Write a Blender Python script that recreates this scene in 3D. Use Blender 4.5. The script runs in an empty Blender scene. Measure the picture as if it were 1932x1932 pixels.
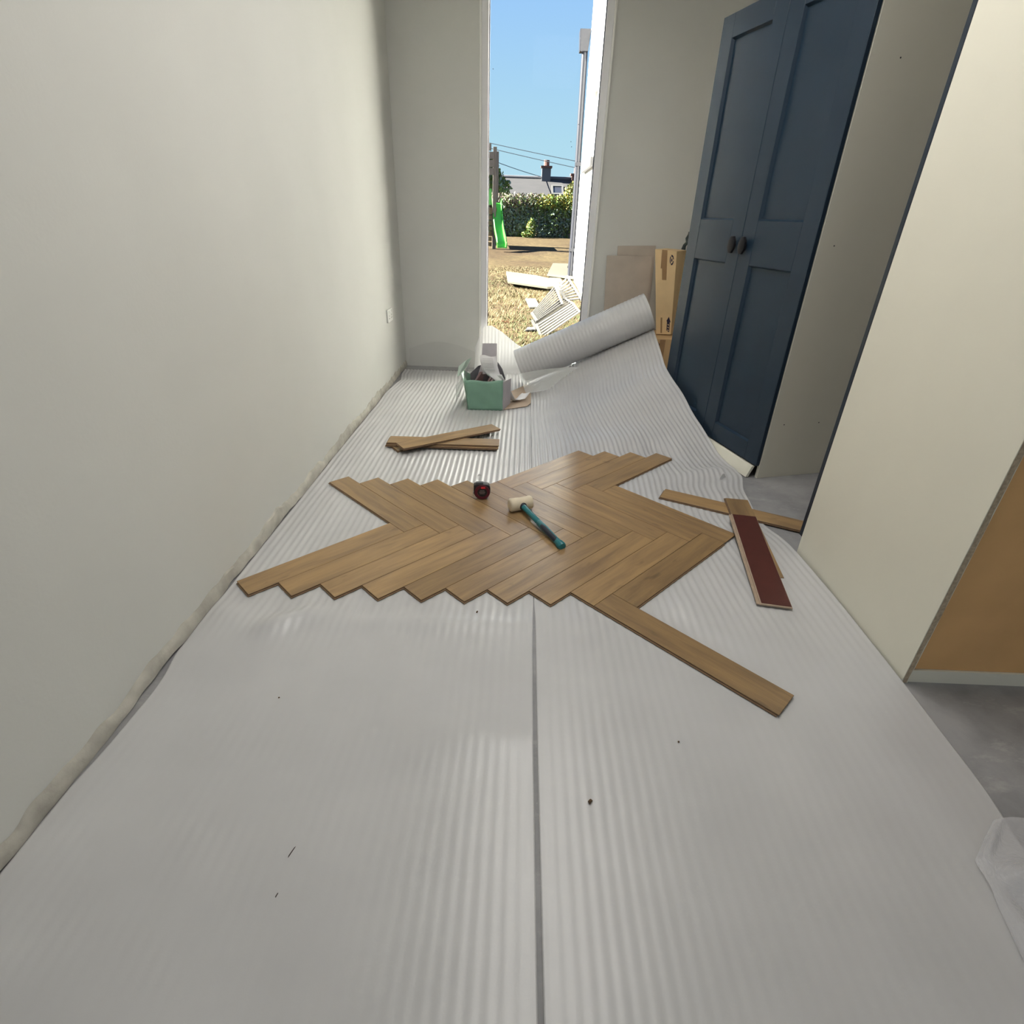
import bpy, bmesh, math, random
import numpy as np
from mathutils import Vector, Matrix
random.seed(7)
RNG = np.random.default_rng(7)
S = bpy.context.scene
COL = S.collection
PI = math.pi

# ------------------------------------------------------------------ camera
H = 1.13
F_PX, PITCH, ROLL, YAW = 1031.41, 0.496288, 0.034089, -0.008247
cp, sp, cy, sy = math.cos(PITCH), math.sin(PITCH), math.cos(YAW), math.sin(YAW)
fwd = Vector((sy*cp, cy*cp, -sp))
rgt = Vector((cy, -sy, 0)); upv = rgt.cross(fwd)
c, s = math.cos(ROLL), math.sin(ROLL)
r2 = c*rgt + s*upv; u2 = -s*rgt + c*upv
cam_d = bpy.data.cameras.new('camera'); cam = bpy.data.objects.new('camera', cam_d); COL.objects.link(cam)
cam_d.sensor_width = 36.0; cam_d.lens = F_PX/1932*36.0; cam_d.clip_start = 0.02; cam_d.clip_end = 300
m = Matrix.Identity(4)
for i in range(3):
    m[i][0], m[i][1], m[i][2] = r2[i], u2[i], -fwd[i]
m[0][3], m[1][3], m[2][3] = 0, 0, H
cam.matrix_world = m
S.camera = cam

# ------------------------------------------------------------------ light and exposure
S.view_settings.view_transform = 'Standard'; S.view_settings.look = 'None'
S.view_settings.exposure = 0.42; S.view_settings.gamma = 1.0; S.view_settings.use_curve_mapping = False
S.cycles.use_denoising = True
S.cycles.max_bounces = 12; S.cycles.diffuse_bounces = 8; S.cycles.transparent_max_bounces = 16

W = bpy.data.worlds.new('sky'); S.world = W; W.use_nodes = True
nt = W.node_tree; nt.nodes.clear()
tc = nt.nodes.new('ShaderNodeTexCoord'); sep = nt.nodes.new('ShaderNodeSeparateXYZ')
ramp = nt.nodes.new('ShaderNodeValToRGB'); bg = nt.nodes.new('ShaderNodeBackground'); wo = nt.nodes.new('ShaderNodeOutputWorld')
nt.links.new(tc.outputs['Generated'], sep.inputs[0]); nt.links.new(sep.outputs['Z'], ramp.inputs[0])
nt.links.new(ramp.outputs[0], bg.inputs[0]); nt.links.new(bg.outputs[0], wo.inputs[0])
e = ramp.color_ramp.elements
e[0].position = 0.0; e[0].color = (0.56, 0.83, 0.96, 1)
e[1].position = 1.0; e[1].color = (0.16, 0.36, 0.86, 1)
x = e.new(0.10); x.color = (0.50, 0.79, 0.96, 1)
x = e.new(0.35); x.color = (0.31, 0.58, 1.10, 1)
bg.inputs[1].default_value = 0.70

sun_d = bpy.data.lights.new('sun', 'SUN'); sun = bpy.data.objects.new('sun', sun_d); COL.objects.link(sun)
sun_d.energy = 52.0; sun_d.angle = 0.01; sun_d.color = (1.0, 0.95, 0.86)
sun.rotation_euler = Vector((0.86, -0.08, -0.50)).to_track_quat('-Z', 'Y').to_euler()

# added fill light in front of the unseen opening behind the camera
bl_d = bpy.data.lights.new('rear_fill_light', 'AREA'); bl = bpy.data.objects.new('rear_fill_light', bl_d); COL.objects.link(bl)
bl_d.shape = 'RECTANGLE'; bl_d.size = 3.0; bl_d.size_y = 2.1; bl_d.energy = 10; bl_d.color = (1.0, 0.97, 0.93)
bl.location = (0.3, -2.95, 1.25); bl.rotation_euler = (PI/2, 0, 0)     # faces +y


# added ceiling fill light, out of view (its housing is built further down)
cl_d = bpy.data.lights.new('ceiling_fill_light', 'AREA'); cl = bpy.data.objects.new('ceiling_fill_light', cl_d); COL.objects.link(cl)
cl_d.shape = 'RECTANGLE'; cl_d.size = .5; cl_d.size_y = 2.2; cl_d.energy = 27; cl_d.color = (1.0, 0.965, 0.92)
cl.location = (0.25, 1.9, 2.54)


# ------------------------------------------------------------------ materials
def new_mat(name):
    mt = bpy.data.materials.new(name); mt.use_nodes = True
    return mt, mt.node_tree, mt.node_tree.nodes['Principled BSDF']

def lin(h):
    v = [int(h[i:i+2], 16)/255 for i in (0, 2, 4)]
    return tuple((a/12.92 if a <= .04045 else ((a+.055)/1.055)**2.4) for a in v) + (1,)

def pmat(name, col, rough=.6, var=.08, scale=8.0, bump=0.0, bscale=120.0, spec=.4, metal=0.0, rand=0.0, stretch=None, detail=4):
    """plain procedural material: base colour varied by noise (and per object), optional fine bump"""
    if isinstance(col, str): col = lin(col)
    mt, t, b = new_mat(name); N, L = t.nodes, t.links
    b.inputs['Roughness'].default_value = rough; b.inputs['Specular IOR Level'].default_value = spec
    b.inputs['Metallic'].default_value = metal
    tx = N.new('ShaderNodeTexCoord'); mp = N.new('ShaderNodeMapping'); L.new(tx.outputs['Object'], mp.inputs[0])
    if stretch: mp.inputs['Scale'].default_value = stretch
    nz = N.new('ShaderNodeTexNoise'); nz.inputs['Scale'].default_value = scale; nz.inputs['Detail'].default_value = detail
    L.new(mp.outputs[0], nz.inputs['Vector'])
    rp = N.new('ShaderNodeValToRGB')
    rp.color_ramp.elements[0].position = .3; rp.color_ramp.elements[1].position = .7
    rp.color_ramp.elements[0].color = tuple(a*(1-var) for a in col[:3]) + (1,)
    rp.color_ramp.elements[1].color = tuple(min(1, a*(1+var)) for a in col[:3]) + (1,)
    L.new(nz.outputs[0], rp.inputs[0])
    out = rp.outputs[0]
    if rand:
        oi = N.new('ShaderNodeObjectInfo'); mr = N.new('ShaderNodeMapRange')
        mr.inputs[3].default_value = 1-rand; mr.inputs[4].default_value = 1+rand
        L.new(oi.outputs['Random'], mr.inputs[0])
        mx = N.new('ShaderNodeVectorMath'); mx.operation = 'SCALE'
        L.new(out, mx.inputs[0]); L.new(mr.outputs[0], mx.inputs['Scale']); out = mx.outputs[0]
    L.new(out, b.inputs['Base Color'])
    if bump:
        n2 = N.new('ShaderNodeTexNoise'); n2.inputs['Scale'].default_value = bscale; n2.inputs['Detail'].default_value = 5
        L.new(mp.outputs[0], n2.inputs['Vector'])
        bp = N.new('ShaderNodeBump'); bp.inputs['Strength'].default_value = bump; bp.inputs['Distance'].default_value = .003
        L.new(n2.outputs[0], bp.inputs['Height']); L.new(bp.outputs[0], b.inputs['Normal'])
    return mt

def oak_mat(name, dark, light, knot, rough=.32):
    """laminate oak: grain runs along local x, offset and toned per object"""
    mt, t, b = new_mat(name); N, L = t.nodes, t.links
    b.inputs['Roughness'].default_value = rough; b.inputs['Specular IOR Level'].default_value = .5
    tx = N.new('ShaderNodeTexCoord'); oi = N.new('ShaderNodeObjectInfo')
    off = N.new('ShaderNodeVectorMath'); off.operation = 'SCALE'; off.inputs[0].default_value = (37, 91, 13); L.new(oi.outputs['Random'], off.inputs['Scale'])
    ad = N.new('ShaderNodeVectorMath'); L.new(tx.outputs['Object'], ad.inputs[0]); L.new(off.outputs[0], ad.inputs[1])
    m1 = N.new('ShaderNodeMapping'); m1.inputs['Scale'].default_value = (1.6, 14, 3); L.new(ad.outputs[0], m1.inputs[0])
    n1 = N.new('ShaderNodeTexNoise'); n1.inputs['Scale'].default_value = 2.2; n1.inputs['Detail'].default_value = 3; n1.inputs['Distortion'].default_value = .5; L.new(m1.outputs[0], n1.inputs['Vector'])
    m2 = N.new('ShaderNodeMapping'); m2.inputs['Scale'].default_value = (5, 130, 5); L.new(ad.outputs[0], m2.inputs[0])
    n2 = N.new('ShaderNodeTexNoise'); n2.inputs['Scale'].default_value = 3; n2.inputs['Detail'].default_value = 6; L.new(m2.outputs[0], n2.inputs['Vector'])
    r1 = N.new('ShaderNodeValToRGB'); L.new(n1.outputs[0], r1.inputs[0])
    el = r1.color_ramp.elements; el[0].position = .32; el[0].color = lin(dark); el[1].position = .66; el[1].color = lin(light)
    mx = N.new('ShaderNodeMixRGB'); mx.blend_type = 'MULTIPLY'; mx.inputs[0].default_value = .35; L.new(r1.outputs[0], mx.inputs[1])
    r2 = N.new('ShaderNodeValToRGB'); r2.color_ramp.elements[0].position = .35; r2.color_ramp.elements[0].color = (.72, .70, .68, 1); r2.color_ramp.elements[1].position = .60
    L.new(n2.outputs[0], r2.inputs[0]); L.new(r2.outputs[0], mx.inputs[2])
    # sparse knots
    m3 = N.new('ShaderNodeMapping'); m3.inputs['Scale'].default_value = (4, 9, 1); L.new(ad.outputs[0], m3.inputs[0])
    n3 = N.new('ShaderNodeTexNoise'); n3.inputs['Scale'].default_value = 2.5; n3.inputs['Detail'].default_value = 2; L.new(m3.outputs[0], n3.inputs['Vector'])
    r3 = N.new('ShaderNodeValToRGB'); r3.color_ramp.elements[0].position = .66; r3.color_ramp.elements[0].color = (0, 0, 0, 1); r3.color_ramp.elements[1].position = .76; r3.color_ramp.elements[1].color = (.55, .55, .55, 1)
    L.new(n3.outputs[0], r3.inputs[0])
    m4 = N.new('ShaderNodeMixRGB'); L.new(r3.outputs[0], m4.inputs[0]); L.new(mx.outputs[0], m4.inputs[1]); m4.inputs[2].default_value = lin(knot)
    hv = N.new('ShaderNodeHueSaturation'); mr = N.new('ShaderNodeMapRange'); mr.inputs[3].default_value = .86; mr.inputs[4].default_value = 1.14
    L.new(oi.outputs['Random'], mr.inputs[0]); L.new(mr.outputs[0], hv.inputs['Value']); L.new(m4.outputs[0], hv.inputs['Color'])
    L.new(hv.outputs[0], b.inputs['Base Color'])
    bp = N.new('ShaderNodeBump'); bp.inputs['Strength'].default_value = .12; bp.inputs['Distance'].default_value = .001
    L.new(n2.outputs[0], bp.inputs['Height']); L.new(bp.outputs[0], b.inputs['Normal'])
    return mt

def concrete_mat():
    mt, t, b = new_mat('concrete_screed'); N, L = t.nodes, t.links
    b.inputs['Roughness'].default_value = .6
    tx = N.new('ShaderNodeTexCoord')
    n1 = N.new('ShaderNodeTexNoise'); n1.inputs['Scale'].default_value = 5; n1.inputs['Detail'].default_value = 8; n1.inputs['Roughness'].default_value = .65; L.new(tx.outputs['Object'], n1.inputs['Vector'])
    r1 = N.new('ShaderNodeValToRGB'); el = r1.color_ramp.elements
    el[0].position = .3; el[0].color = (.19, .19, .195, 1); el[1].position = .6; el[1].color = (.30, .30, .305, 1)
    L.new(n1.outputs[0], r1.inputs[0])
    mp = N.new('ShaderNodeMapping'); mp.inputs['Rotation'].default_value = (0, 0, .6); mp.inputs['Scale'].default_value = (1.3, 3.2, 1); L.new(tx.outputs['Object'], mp.inputs[0])
    n2 = N.new('ShaderNodeTexNoise'); n2.inputs['Scale'].default_value = 4; n2.inputs['Detail'].default_value = 12; n2.inputs['Roughness'].default_value = .75; L.new(mp.outputs[0], n2.inputs['Vector'])
    r2 = N.new('ShaderNodeValToRGB'); r2.color_ramp.elements[0].position = .55; r2.color_ramp.elements[0].color = (0, 0, 0, 1); r2.color_ramp.elements[1].position = .72; r2.color_ramp.elements[1].color = (.6, .6, .6, 1)
    L.new(n2.outputs[0], r2.inputs[0])
    mx = N.new('ShaderNodeMixRGB'); L.new(r2.outputs[0], mx.inputs[0]); L.new(r1.outputs[0], mx.inputs[1]); mx.inputs[2].default_value = (.52, .51, .50, 1)
    L.new(mx.outputs[0], b.inputs['Base Color'])
    bp = N.new('ShaderNodeBump'); bp.inputs['Strength'].default_value = .15; bp.inputs['Distance'].default_value = .004; L.new(n2.outputs[0], bp.inputs['Height']); L.new(bp.outputs[0], b.inputs['Normal'])
    return mt

def foam_mat():
    """thin polyethylene foam: satin, lets part of the light through"""
    mt = pmat('white_pe_foam', (.70, .70, .705, 1), .31, .04, 5, .05, 200, .65); t = mt.node_tree; N, L = t.nodes, t.links
    tr = N.new('ShaderNodeBsdfTranslucent'); tr.inputs[0].default_value = (.70, .70, .69, 1)
    mx = N.new('ShaderNodeMixShader'); mx.inputs[0].default_value = .30
    L.new(N['Principled BSDF'].outputs[0], mx.inputs[1]); L.new(tr.outputs[0], mx.inputs[2]); L.new(mx.outputs[0], N['Material Output'].inputs[0])
    return mt

def film_mat(name, alpha, col=(.8, .82, .8)):
    mt = bpy.data.materials.new(name); mt.use_nodes = True; t = mt.node_tree; N, L = t.nodes, t.links
    b = N['Principled BSDF']; b.inputs['Base Color'].default_value = col + (1,); b.inputs['Roughness'].default_value = .22
    tr = N.new('ShaderNodeBsdfTransparent'); mx = N.new('ShaderNodeMixShader'); mx.inputs[0].default_value = alpha
    nz = N.new('ShaderNodeTexNoise'); nz.inputs['Scale'].default_value = 25; bp = N.new('ShaderNodeBump'); bp.inputs['Strength'].default_value = .4; bp.inputs['Distance'].default_value = .01
    L.new(nz.outputs[0], bp.inputs['Height']); L.new(bp.outputs[0], b.inputs['Normal'])
    L.new(tr.outputs[0], mx.inputs[1]); L.new(b.outputs[0], mx.inputs[2]); L.new(mx.outputs[0], N['Material Output'].inputs[0])
    return mt

def glass_mat():
    mt = bpy.data.materials.new('window_glass'); mt.use_nodes = True; t = mt.node_tree; N, L = t.nodes, t.links
    N.remove(N['Principled BSDF'])
    tr = N.new('ShaderNodeBsdfTransparent'); tr.inputs[0].default_value = (.97, .985, .98, 1)
    gl = N.new('ShaderNodeBsdfGlossy'); gl.inputs['Roughness'].default_value = .02
    fr = N.new('ShaderNodeFresnel'); fr.inputs[0].default_value = 1.06; mx = N.new('ShaderNodeMixShader')
    L.new(fr.outputs[0], mx.inputs[0]); L.new(tr.outputs[0], mx.inputs[1]); L.new(gl.outputs[0], mx.inputs[2]); L.new(mx.outputs[0], N['Material Output'].inputs[0])
    return mt

MAT = dict(
    plaster=pmat('plaster', (.57, .572, .545, 1), .85, .025, 2.0, .10, 90, .2),
    raw=pmat('raw_plaster_band', (.40, .385, .34, 1), .9, .22, 14, .6, 60, .2),
    ceiling=pmat('ceiling_paint', (.78, .77, .73, 1), .9, .02, 3),
    concrete=concrete_mat(),
    foam=foam_mat(),
    film=film_mat('thin_plastic_film', .38), faintfilm=film_mat('faint_plastic_film', .10),
    wrap=film_mat('clear_wrap_film', .42, (.72, .72, .75)),
    oak=oak_mat('oak_laminate', '836B4E', 'A1845C', '66523D'),
    core=pmat('hdf_core', (.17, .105, .06, 1), .7, .15, 40),
    lightcore=pmat('light_plank_edge', (0.350, 0.266, 0.196, 1), .6, .08, 30),
    redback=pmat('dark_red_backing', (.075, .018, .014, 1), .42, .10, 25, .05, 300, .45),
    navy=pmat('navy_lacquer', (.012, .027, .047, 1), .34, .06, 6, .02, 300, .36),
    navydark=pmat('navy_edge', (.010, .018, .032, 1), .45, .05, 6),
    cream=pmat('cream_melamine', (.72, .70, .60, 1), .55, .015, 4, .02, 250, .35),
    chip=pmat('raw_chipboard_edge', (.42, .34, .24, 1), .9, .25, 120, .5, 200),
    hardboard=pmat('brown_hardboard', (0.656, 0.392, 0.173, 1), .75, .07, 6, .08, 150, .3),
    black=pmat('black_metal', (.008, .008, .010, 1), .42, .05, 20, spec=.15),
    frame=pmat('white_window_frame', (.72, .72, .74, 1), .35, .02, 5),
    seal=pmat('dark_gasket', (.10, .10, .12, 1), .6, .05, 10),
    glass=glass_mat(),
    socket=pmat('white_socket_plastic', (.74, .74, .71, 1), .35, .02, 5),
    hole=pmat('dark_socket_hole', (.05, .05, .05, 1), .7, .05, 5),
    rubber=pmat('cream_rubber', (.64, .56, .42, 1), .7, .10, 30, .15, 60),
    teal=pmat('teal_plastic', (.012, .15, .17, 1), .35, .06, 20, spec=.5),
    grip=pmat('dark_grip_rubber', (.012, .016, .028, 1), .55, .05, 30, .2, 300),
    tapeblack=pmat('black_tape_case', (.018, .016, .018, 1), .45, .08, 60, .1, 300),
    tapered=pmat('dark_red_case', (.10, .010, .022, 1), .35, .08, 40),
    red=pmat('bright_red_button', (.65, .03, .04, 1), .35, .04, 40),
    tapemetal=pmat('steel_hook', (.45, .45, .44, 1), .3, .05, 20, metal=1.0),
    tapelabel=pmat('grey_label_print', (.22, .17, .17, 1), .5, .1, 60),
    green=pmat('green_card', (0.187, 0.338, 0.252, 1), .45, .06, 14, .05, 60, .4),
    palegreen=pmat('pale_green_card_back', (.42, .52, .45, 1), .6, .05, 14),
    greycard=pmat('grey_card_lining', (0.440, 0.418, 0.440, 1), .7, .05, 20),
    browncard=pmat('brown_card_lining', (.40, .31, .23, 1), .75, .06, 18),
    darkcard=pmat('dark_card', (.12, .115, .13, 1), .7, .06, 20),
    paper=pmat('white_paper', (.74, .73, .74, 1), .6, .04, 12),
    print=pmat('grey_print', (.45, .44, .45, 1), .7, .05, 20),
    plum=pmat('plum_profile', (.16, .09, .085, 1), .3, .1, 14, spec=.6),
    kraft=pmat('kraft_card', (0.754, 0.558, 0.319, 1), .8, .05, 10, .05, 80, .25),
    kraftdark=pmat('brown_kraft_card', (0.560, 0.378, 0.196, 1), .8, .06, 10, .05, 80, .25),  # deeper brown card of the low carton
    packtape=pmat('brown_packing_tape', (.34, .205, .10, 1), .3, .08, 12, spec=.5),
    ink=pmat('purple_black_ink', (.035, .028, .06, 1), .7, .05, 30),
    greyboard=pmat('grey_board_sheet', (0.435, 0.383, 0.330, 1), .85, .06, 10, .06, 90, .2),
    strap=pmat('dark_strap', (.03, .045, .045, 1), .6, .2, 60),
    lawn=None,
    render=pmat('white_house_render', (.83, .82, .80, 1), .9, .02, 3),
    pipe=pmat('grey_lilac_downpipe', (0.018, 0.019, 0.026, 1), .4, .04, 6),
    sill=pmat('grey_stone_sill', (0.065, 0.064, 0.065, 1), .8, .05, 10),
    paleboard=pmat('pale_yellow_board', (0.074, 0.068, 0.047, 1), .8, .03, 3),
    whitepaint=pmat('white_paint', (0.076, 0.073, 0.068, 1), .5, .03, 8),
    post=pmat('weathered_timber', (0.131, 0.112, 0.096, 1), .85, .15, 6, stretch=(8, 8, 1)),
    tanwood=pmat('tan_timber', (0.101, 0.070, 0.036, 1), .85, .15, 8),
    lime=pmat('lime_green_plastic', (0.048, 0.298, 0.028, 1), .35, .05, 4, spec=.5),
    roof=None,
    housewall=pmat('house_wall', (0.084, 0.079, 0.076, 1), .9, .06, 2),
    chimney=pmat('grey_chimney_render', (0.094, 0.094, 0.103, 1), .9, .1, 3),
    brick=pmat('terracotta', (0.123, 0.062, 0.048, 1), .85, .12, 6),
    wire=pmat('dark_cable', (.10, .13, .16, 1), .6, .02, 2),
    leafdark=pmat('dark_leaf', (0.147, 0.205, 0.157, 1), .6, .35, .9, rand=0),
    leafgreen=pmat('green_leaf', (0.103, 0.163, 0.035, 1), .6, .30, .9),
    leafyellow=pmat('yellow_leaf', (0.212, 0.180, 0.020, 1), .6, .25, .9),
    twig=pmat('dry_twig', (0.164, 0.130, 0.096, 1), .8, .25, .9),
    straw=pmat('straw_grass', (0.100, 0.080, 0.034, 1), .8, .25, 2),
    grassgreen=pmat('green_grass', (0.050, 0.058, 0.014, 1), .8, .25, 2),
    rust=pmat('rust_leaf', (0.084, 0.034, 0.012, 1), .8, .2, 9),
    crumb=pmat('brown_crumb', (.12, .075, .04, 1), .9, .2, 60),
    splinter=pmat('dark_splinter', (.05, .04, .035, 1), .9, .2, 60),
)

def lawn_mat():
    mt, t, b = new_mat('dry_lawn'); N, L = t.nodes, t.links
    b.inputs['Roughness'].default_value = .95; b.inputs['Specular IOR Level'].default_value = .1
    tx = N.new('ShaderNodeTexCoord')
    n1 = N.new('ShaderNodeTexNoise'); n1.inputs['Scale'].default_value = .55; n1.inputs['Detail'].default_value = 4; L.new(tx.outputs['Object'], n1.inputs['Vector'])
    n2 = N.new('ShaderNodeTexNoise'); n2.inputs['Scale'].default_value = 9; n2.inputs['Detail'].default_value = 9; n2.inputs['Roughness'].default_value = .8; L.new(tx.outputs['Object'], n2.inputs['Vector'])
    r1 = N.new('ShaderNodeValToRGB'); el = r1.color_ramp.elements
    el[0].position = .35; el[0].color = (.055, .037, .021, 1); el[1].position = .68; el[1].color = (.086, .064, .032, 1)
    L.new(n1.outputs[0], r1.inputs[0])
    r2 = N.new('ShaderNodeValToRGB'); r2.color_ramp.elements[0].position = .36; r2.color_ramp.elements[0].color = (.5, .5, .5, 1); r2.color_ramp.elements[1].position = .64; r2.color_ramp.elements[1].color = (1.35, 1.35, 1.3, 1)
    L.new(n2.outputs[0], r2.inputs[0])
    mx = N.new('ShaderNodeMixRGB'); mx.blend_type = 'MULTIPLY'; mx.inputs[0].default_value = 1; L.new(r1.outputs[0], mx.inputs[1]); L.new(r2.outputs[0], mx.inputs[2])
    L.new(mx.outputs[0], b.inputs['Base Color'])
    bp = N.new('ShaderNodeBump'); bp.inputs['Strength'].default_value = .8; bp.inputs['Distance'].default_value = .04; L.new(n2.outputs[0], bp.inputs['Height']); L.new(bp.outputs[0], b.inputs['Normal'])
    return mt
MAT['lawn'] = lawn_mat()

def roof_mat():
    mt, t, b = new_mat('grey_roof_tiles'); N, L = t.nodes, t.links
    b.inputs['Roughness'].default_value = .9
    tx = N.new('ShaderNodeTexCoord'); br = N.new('ShaderNodeTexBrick'); L.new(tx.outputs['Object'], br.inputs['Vector'])
    br.inputs['Scale'].default_value = 1.0; br.inputs['Brick Width'].default_value = .34; br.inputs['Row Height'].default_value = .115
    br.inputs['Mortar Size'].default_value = .006
    br.inputs['Color1'].default_value = (.026, .024, .025, 1); br.inputs['Color2'].default_value = (.020, .019, .020, 1); br.inputs['Mortar'].default_value = (.022, .021, .022, 1)
    nz = N.new('ShaderNodeTexNoise'); nz.inputs['Scale'].default_value = 1.4; L.new(tx.outputs['Object'], nz.inputs['Vector'])
    mx = N.new('ShaderNodeMixRGB'); mx.blend_type = 'MULTIPLY'; mx.inputs[0].default_value = .4; L.new(br.outputs[0], mx.inputs[1]); L.new(nz.outputs[0], mx.inputs[2])
    L.new(br.outputs[0], b.inputs['Base Color'])
    return mt
MAT['roof'] = roof_mat()

# ------------------------------------------------------------------ mesh helpers
class MB:
    def __init__(self): self.v, self.f, self.mi = [], [], []
    def add(self, vs, fs, mi=0):
        k = len(self.v); self.v += [tuple(q) for q in vs]
        for q in fs: self.f.append(tuple(k+i for i in q)); self.mi.append(mi)
        return self
    def hexa(self, p, mi=0):       # p: 4 bottom (ccw from above) then 4 top
        return self.add(p, [(3, 2, 1, 0), (4, 5, 6, 7), (0, 1, 5, 4), (1, 2, 6, 5), (2, 3, 7, 6), (3, 0, 4, 7)], mi)
    def box(self, a, b, mi=0):
        (x0, y0, z0), (x1, y1, z1) = a, b
        return self.hexa([(x0, y0, z0), (x1, y0, z0), (x1, y1, z0), (x0, y1, z0), (x0, y0, z1), (x1, y0, z1), (x1, y1, z1), (x0, y1, z1)], mi)
    def prism(self, poly, fn, d0, d1, mi=0):   # poly 2-D ccw, fn(a,b,d)->3-D
        n = len(poly)
        vs = [fn(a, b, d0) for a, b in poly] + [fn(a, b, d1) for a, b in poly]
        fs = [tuple(range(n-1, -1, -1)), tuple(range(n, 2*n))] + [(i, (i+1) % n, n+(i+1) % n, n+i) for i in range(n)]
        return self.add(vs, fs, mi)
    def tube(self, path, r, n=10, mi=0, cap=True):
        path = [Vector(q) for q in path]; rs = r if hasattr(r, '__len__') else [r]*len(path)
        vs, fs = [], []
        t0 = (path[1]-path[0]).normalized(); ref = Vector((0, 0, 1)) if abs(t0.z) < .9 else Vector((1, 0, 0))
        a = t0.cross(ref).normalized()
        for i, q in enumerate(path):
            t = (path[min(i+1, len(path)-1)]-path[max(i-1, 0)]).normalized()
            a = (a-t*a.dot(t)).normalized(); b2 = t.cross(a)
            for k in range(n):
                w = 2*PI*k/n; vs.append(q+(a*math.cos(w)+b2*math.sin(w))*rs[i])
        for i in range(len(path)-1):
            for k in range(n): fs.append((i*n+k, i*n+(k+1) % n, (i+1)*n+(k+1) % n, (i+1)*n+k))
        if cap: fs += [tuple(range(n-1, -1, -1)), tuple((len(path)-1)*n+k for k in range(n))]
        return self.add(vs, fs, mi)
    def beam(self, a, b, w, h, up=(0, 0, 1), mi=0):
        a, b = Vector(a), Vector(b); t = (b-a).normalized(); sd = t.cross(Vector(up)).normalized(); u = sd.cross(t)
        P = [a-sd*w/2-u*h/2, a+sd*w/2-u*h/2, b+sd*w/2-u*h/2, b-sd*w/2-u*h/2]
        return self.hexa(P+[q+u*h for q in P], mi)
    def grid(self, rows, mi=0, closed=False):
        n = len(rows[0]); vs = [q for r in rows for q in r]; fs = []
        for i in range(len(rows)-1):
            for k in range(n-1): fs.append((i*n+k, i*n+k+1, (i+1)*n+k+1, (i+1)*n+k))
        return self.add(vs, fs, mi)
    def build(self, name, mats, parent=None, bevel=0, smooth=False, seg=2, solid=0, loc=None, rot=None):
        me = bpy.data.meshes.new(name); me.from_pydata(self.v, [], self.f); me.update()
        for mt in (mats if isinstance(mats, (list, tuple)) else [mats]): me.materials.append(mt)
        if any(self.mi): me.polygons.foreach_set('material_index', self.mi)
        bm = bmesh.new(); bm.from_mesh(me)
        bmesh.ops.recalc_face_normals(bm, faces=bm.faces)
        if bevel:
            ed = [g for g in bm.edges if len(g.link_faces) == 2 and g.calc_face_angle(0) > .5]
            bmesh.ops.bevel(bm, geom=ed, offset=bevel, segments=seg, affect='EDGES', profile=.6, clamp_overlap=True)
        bm.to_mesh(me); bm.free()
        o = bpy.data.objects.new(name, me); COL.objects.link(o)
        if smooth:
            me.polygons.foreach_set('use_smooth', [True]*len(me.polygons))
            if smooth != 'all': me.set_sharp_from_angle(angle=.7)
        if solid:
            md = o.modifiers.new('thickness', 'SOLIDIFY'); md.thickness = solid; md.offset = 0
        if parent: o.parent = parent
        if loc: o.location = loc
        if rot: o.rotation_euler = rot
        return o

def np_mesh(name, V, quads, mat, parent=None, smooth=True, mi=None):
    me = bpy.data.meshes.new(name)
    V = np.asarray(V, np.float32); quads = np.asarray(quads, np.int32)
    me.vertices.add(len(V)); me.vertices.foreach_set('co', V.ravel())
    k = quads.shape[1]; me.loops.add(quads.size); me.loops.foreach_set('vertex_index', quads.ravel())
    me.polygons.add(len(quads)); me.polygons.foreach_set('loop_start', np.arange(0, quads.size, k, dtype=np.int32))
    for mt in (mat if isinstance(mat, (list, tuple)) else [mat]): me.materials.append(mt)
    if mi is not None: me.polygons.foreach_set('material_index', np.asarray(mi, np.int32))
    me.update(calc_edges=True); me.validate()
    me.polygons.foreach_set('use_smooth', [bool(smooth)]*len(me.polygons))
    o = bpy.data.objects.new(name, me); COL.objects.link(o)
    if parent: o.parent = parent
    return o

def gridquads(nr, nc):
    i = np.arange(nr-1)[:, None]*nc + np.arange(nc-1)[None]
    return np.stack([i, i+1, i+nc+1, i+nc], -1).reshape(-1, 4)

def tag(o, label, cat, group=None, kind=None):
    o['label'] = label; o['category'] = cat
    if group: o['group'] = group
    if kind: o['kind'] = kind
    return o
def thing(name, label, cat, loc=(0, 0, 0), rotz=0, group=None):
    o = bpy.data.objects.new(name, None); COL.objects.link(o); o.empty_display_size = .1
    o.location = loc; o.rotation_euler = (0, 0, rotz)
    return tag(o, label, cat, group)
def struct(o, label=None, cat=None):
    o['kind'] = 'structure'
    if label: o['label'] = label
    if cat: o['category'] = cat
    return o
def empty(name, loc=(0, 0, 0)):
    o = bpy.data.objects.new(name, None); COL.objects.link(o); o.location = loc; o.empty_display_size = .1
    return o

def sst(a, b, x):
    t = np.clip((x-a)/(b-a), 0, 1); return t*t*(3-2*t)

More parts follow.
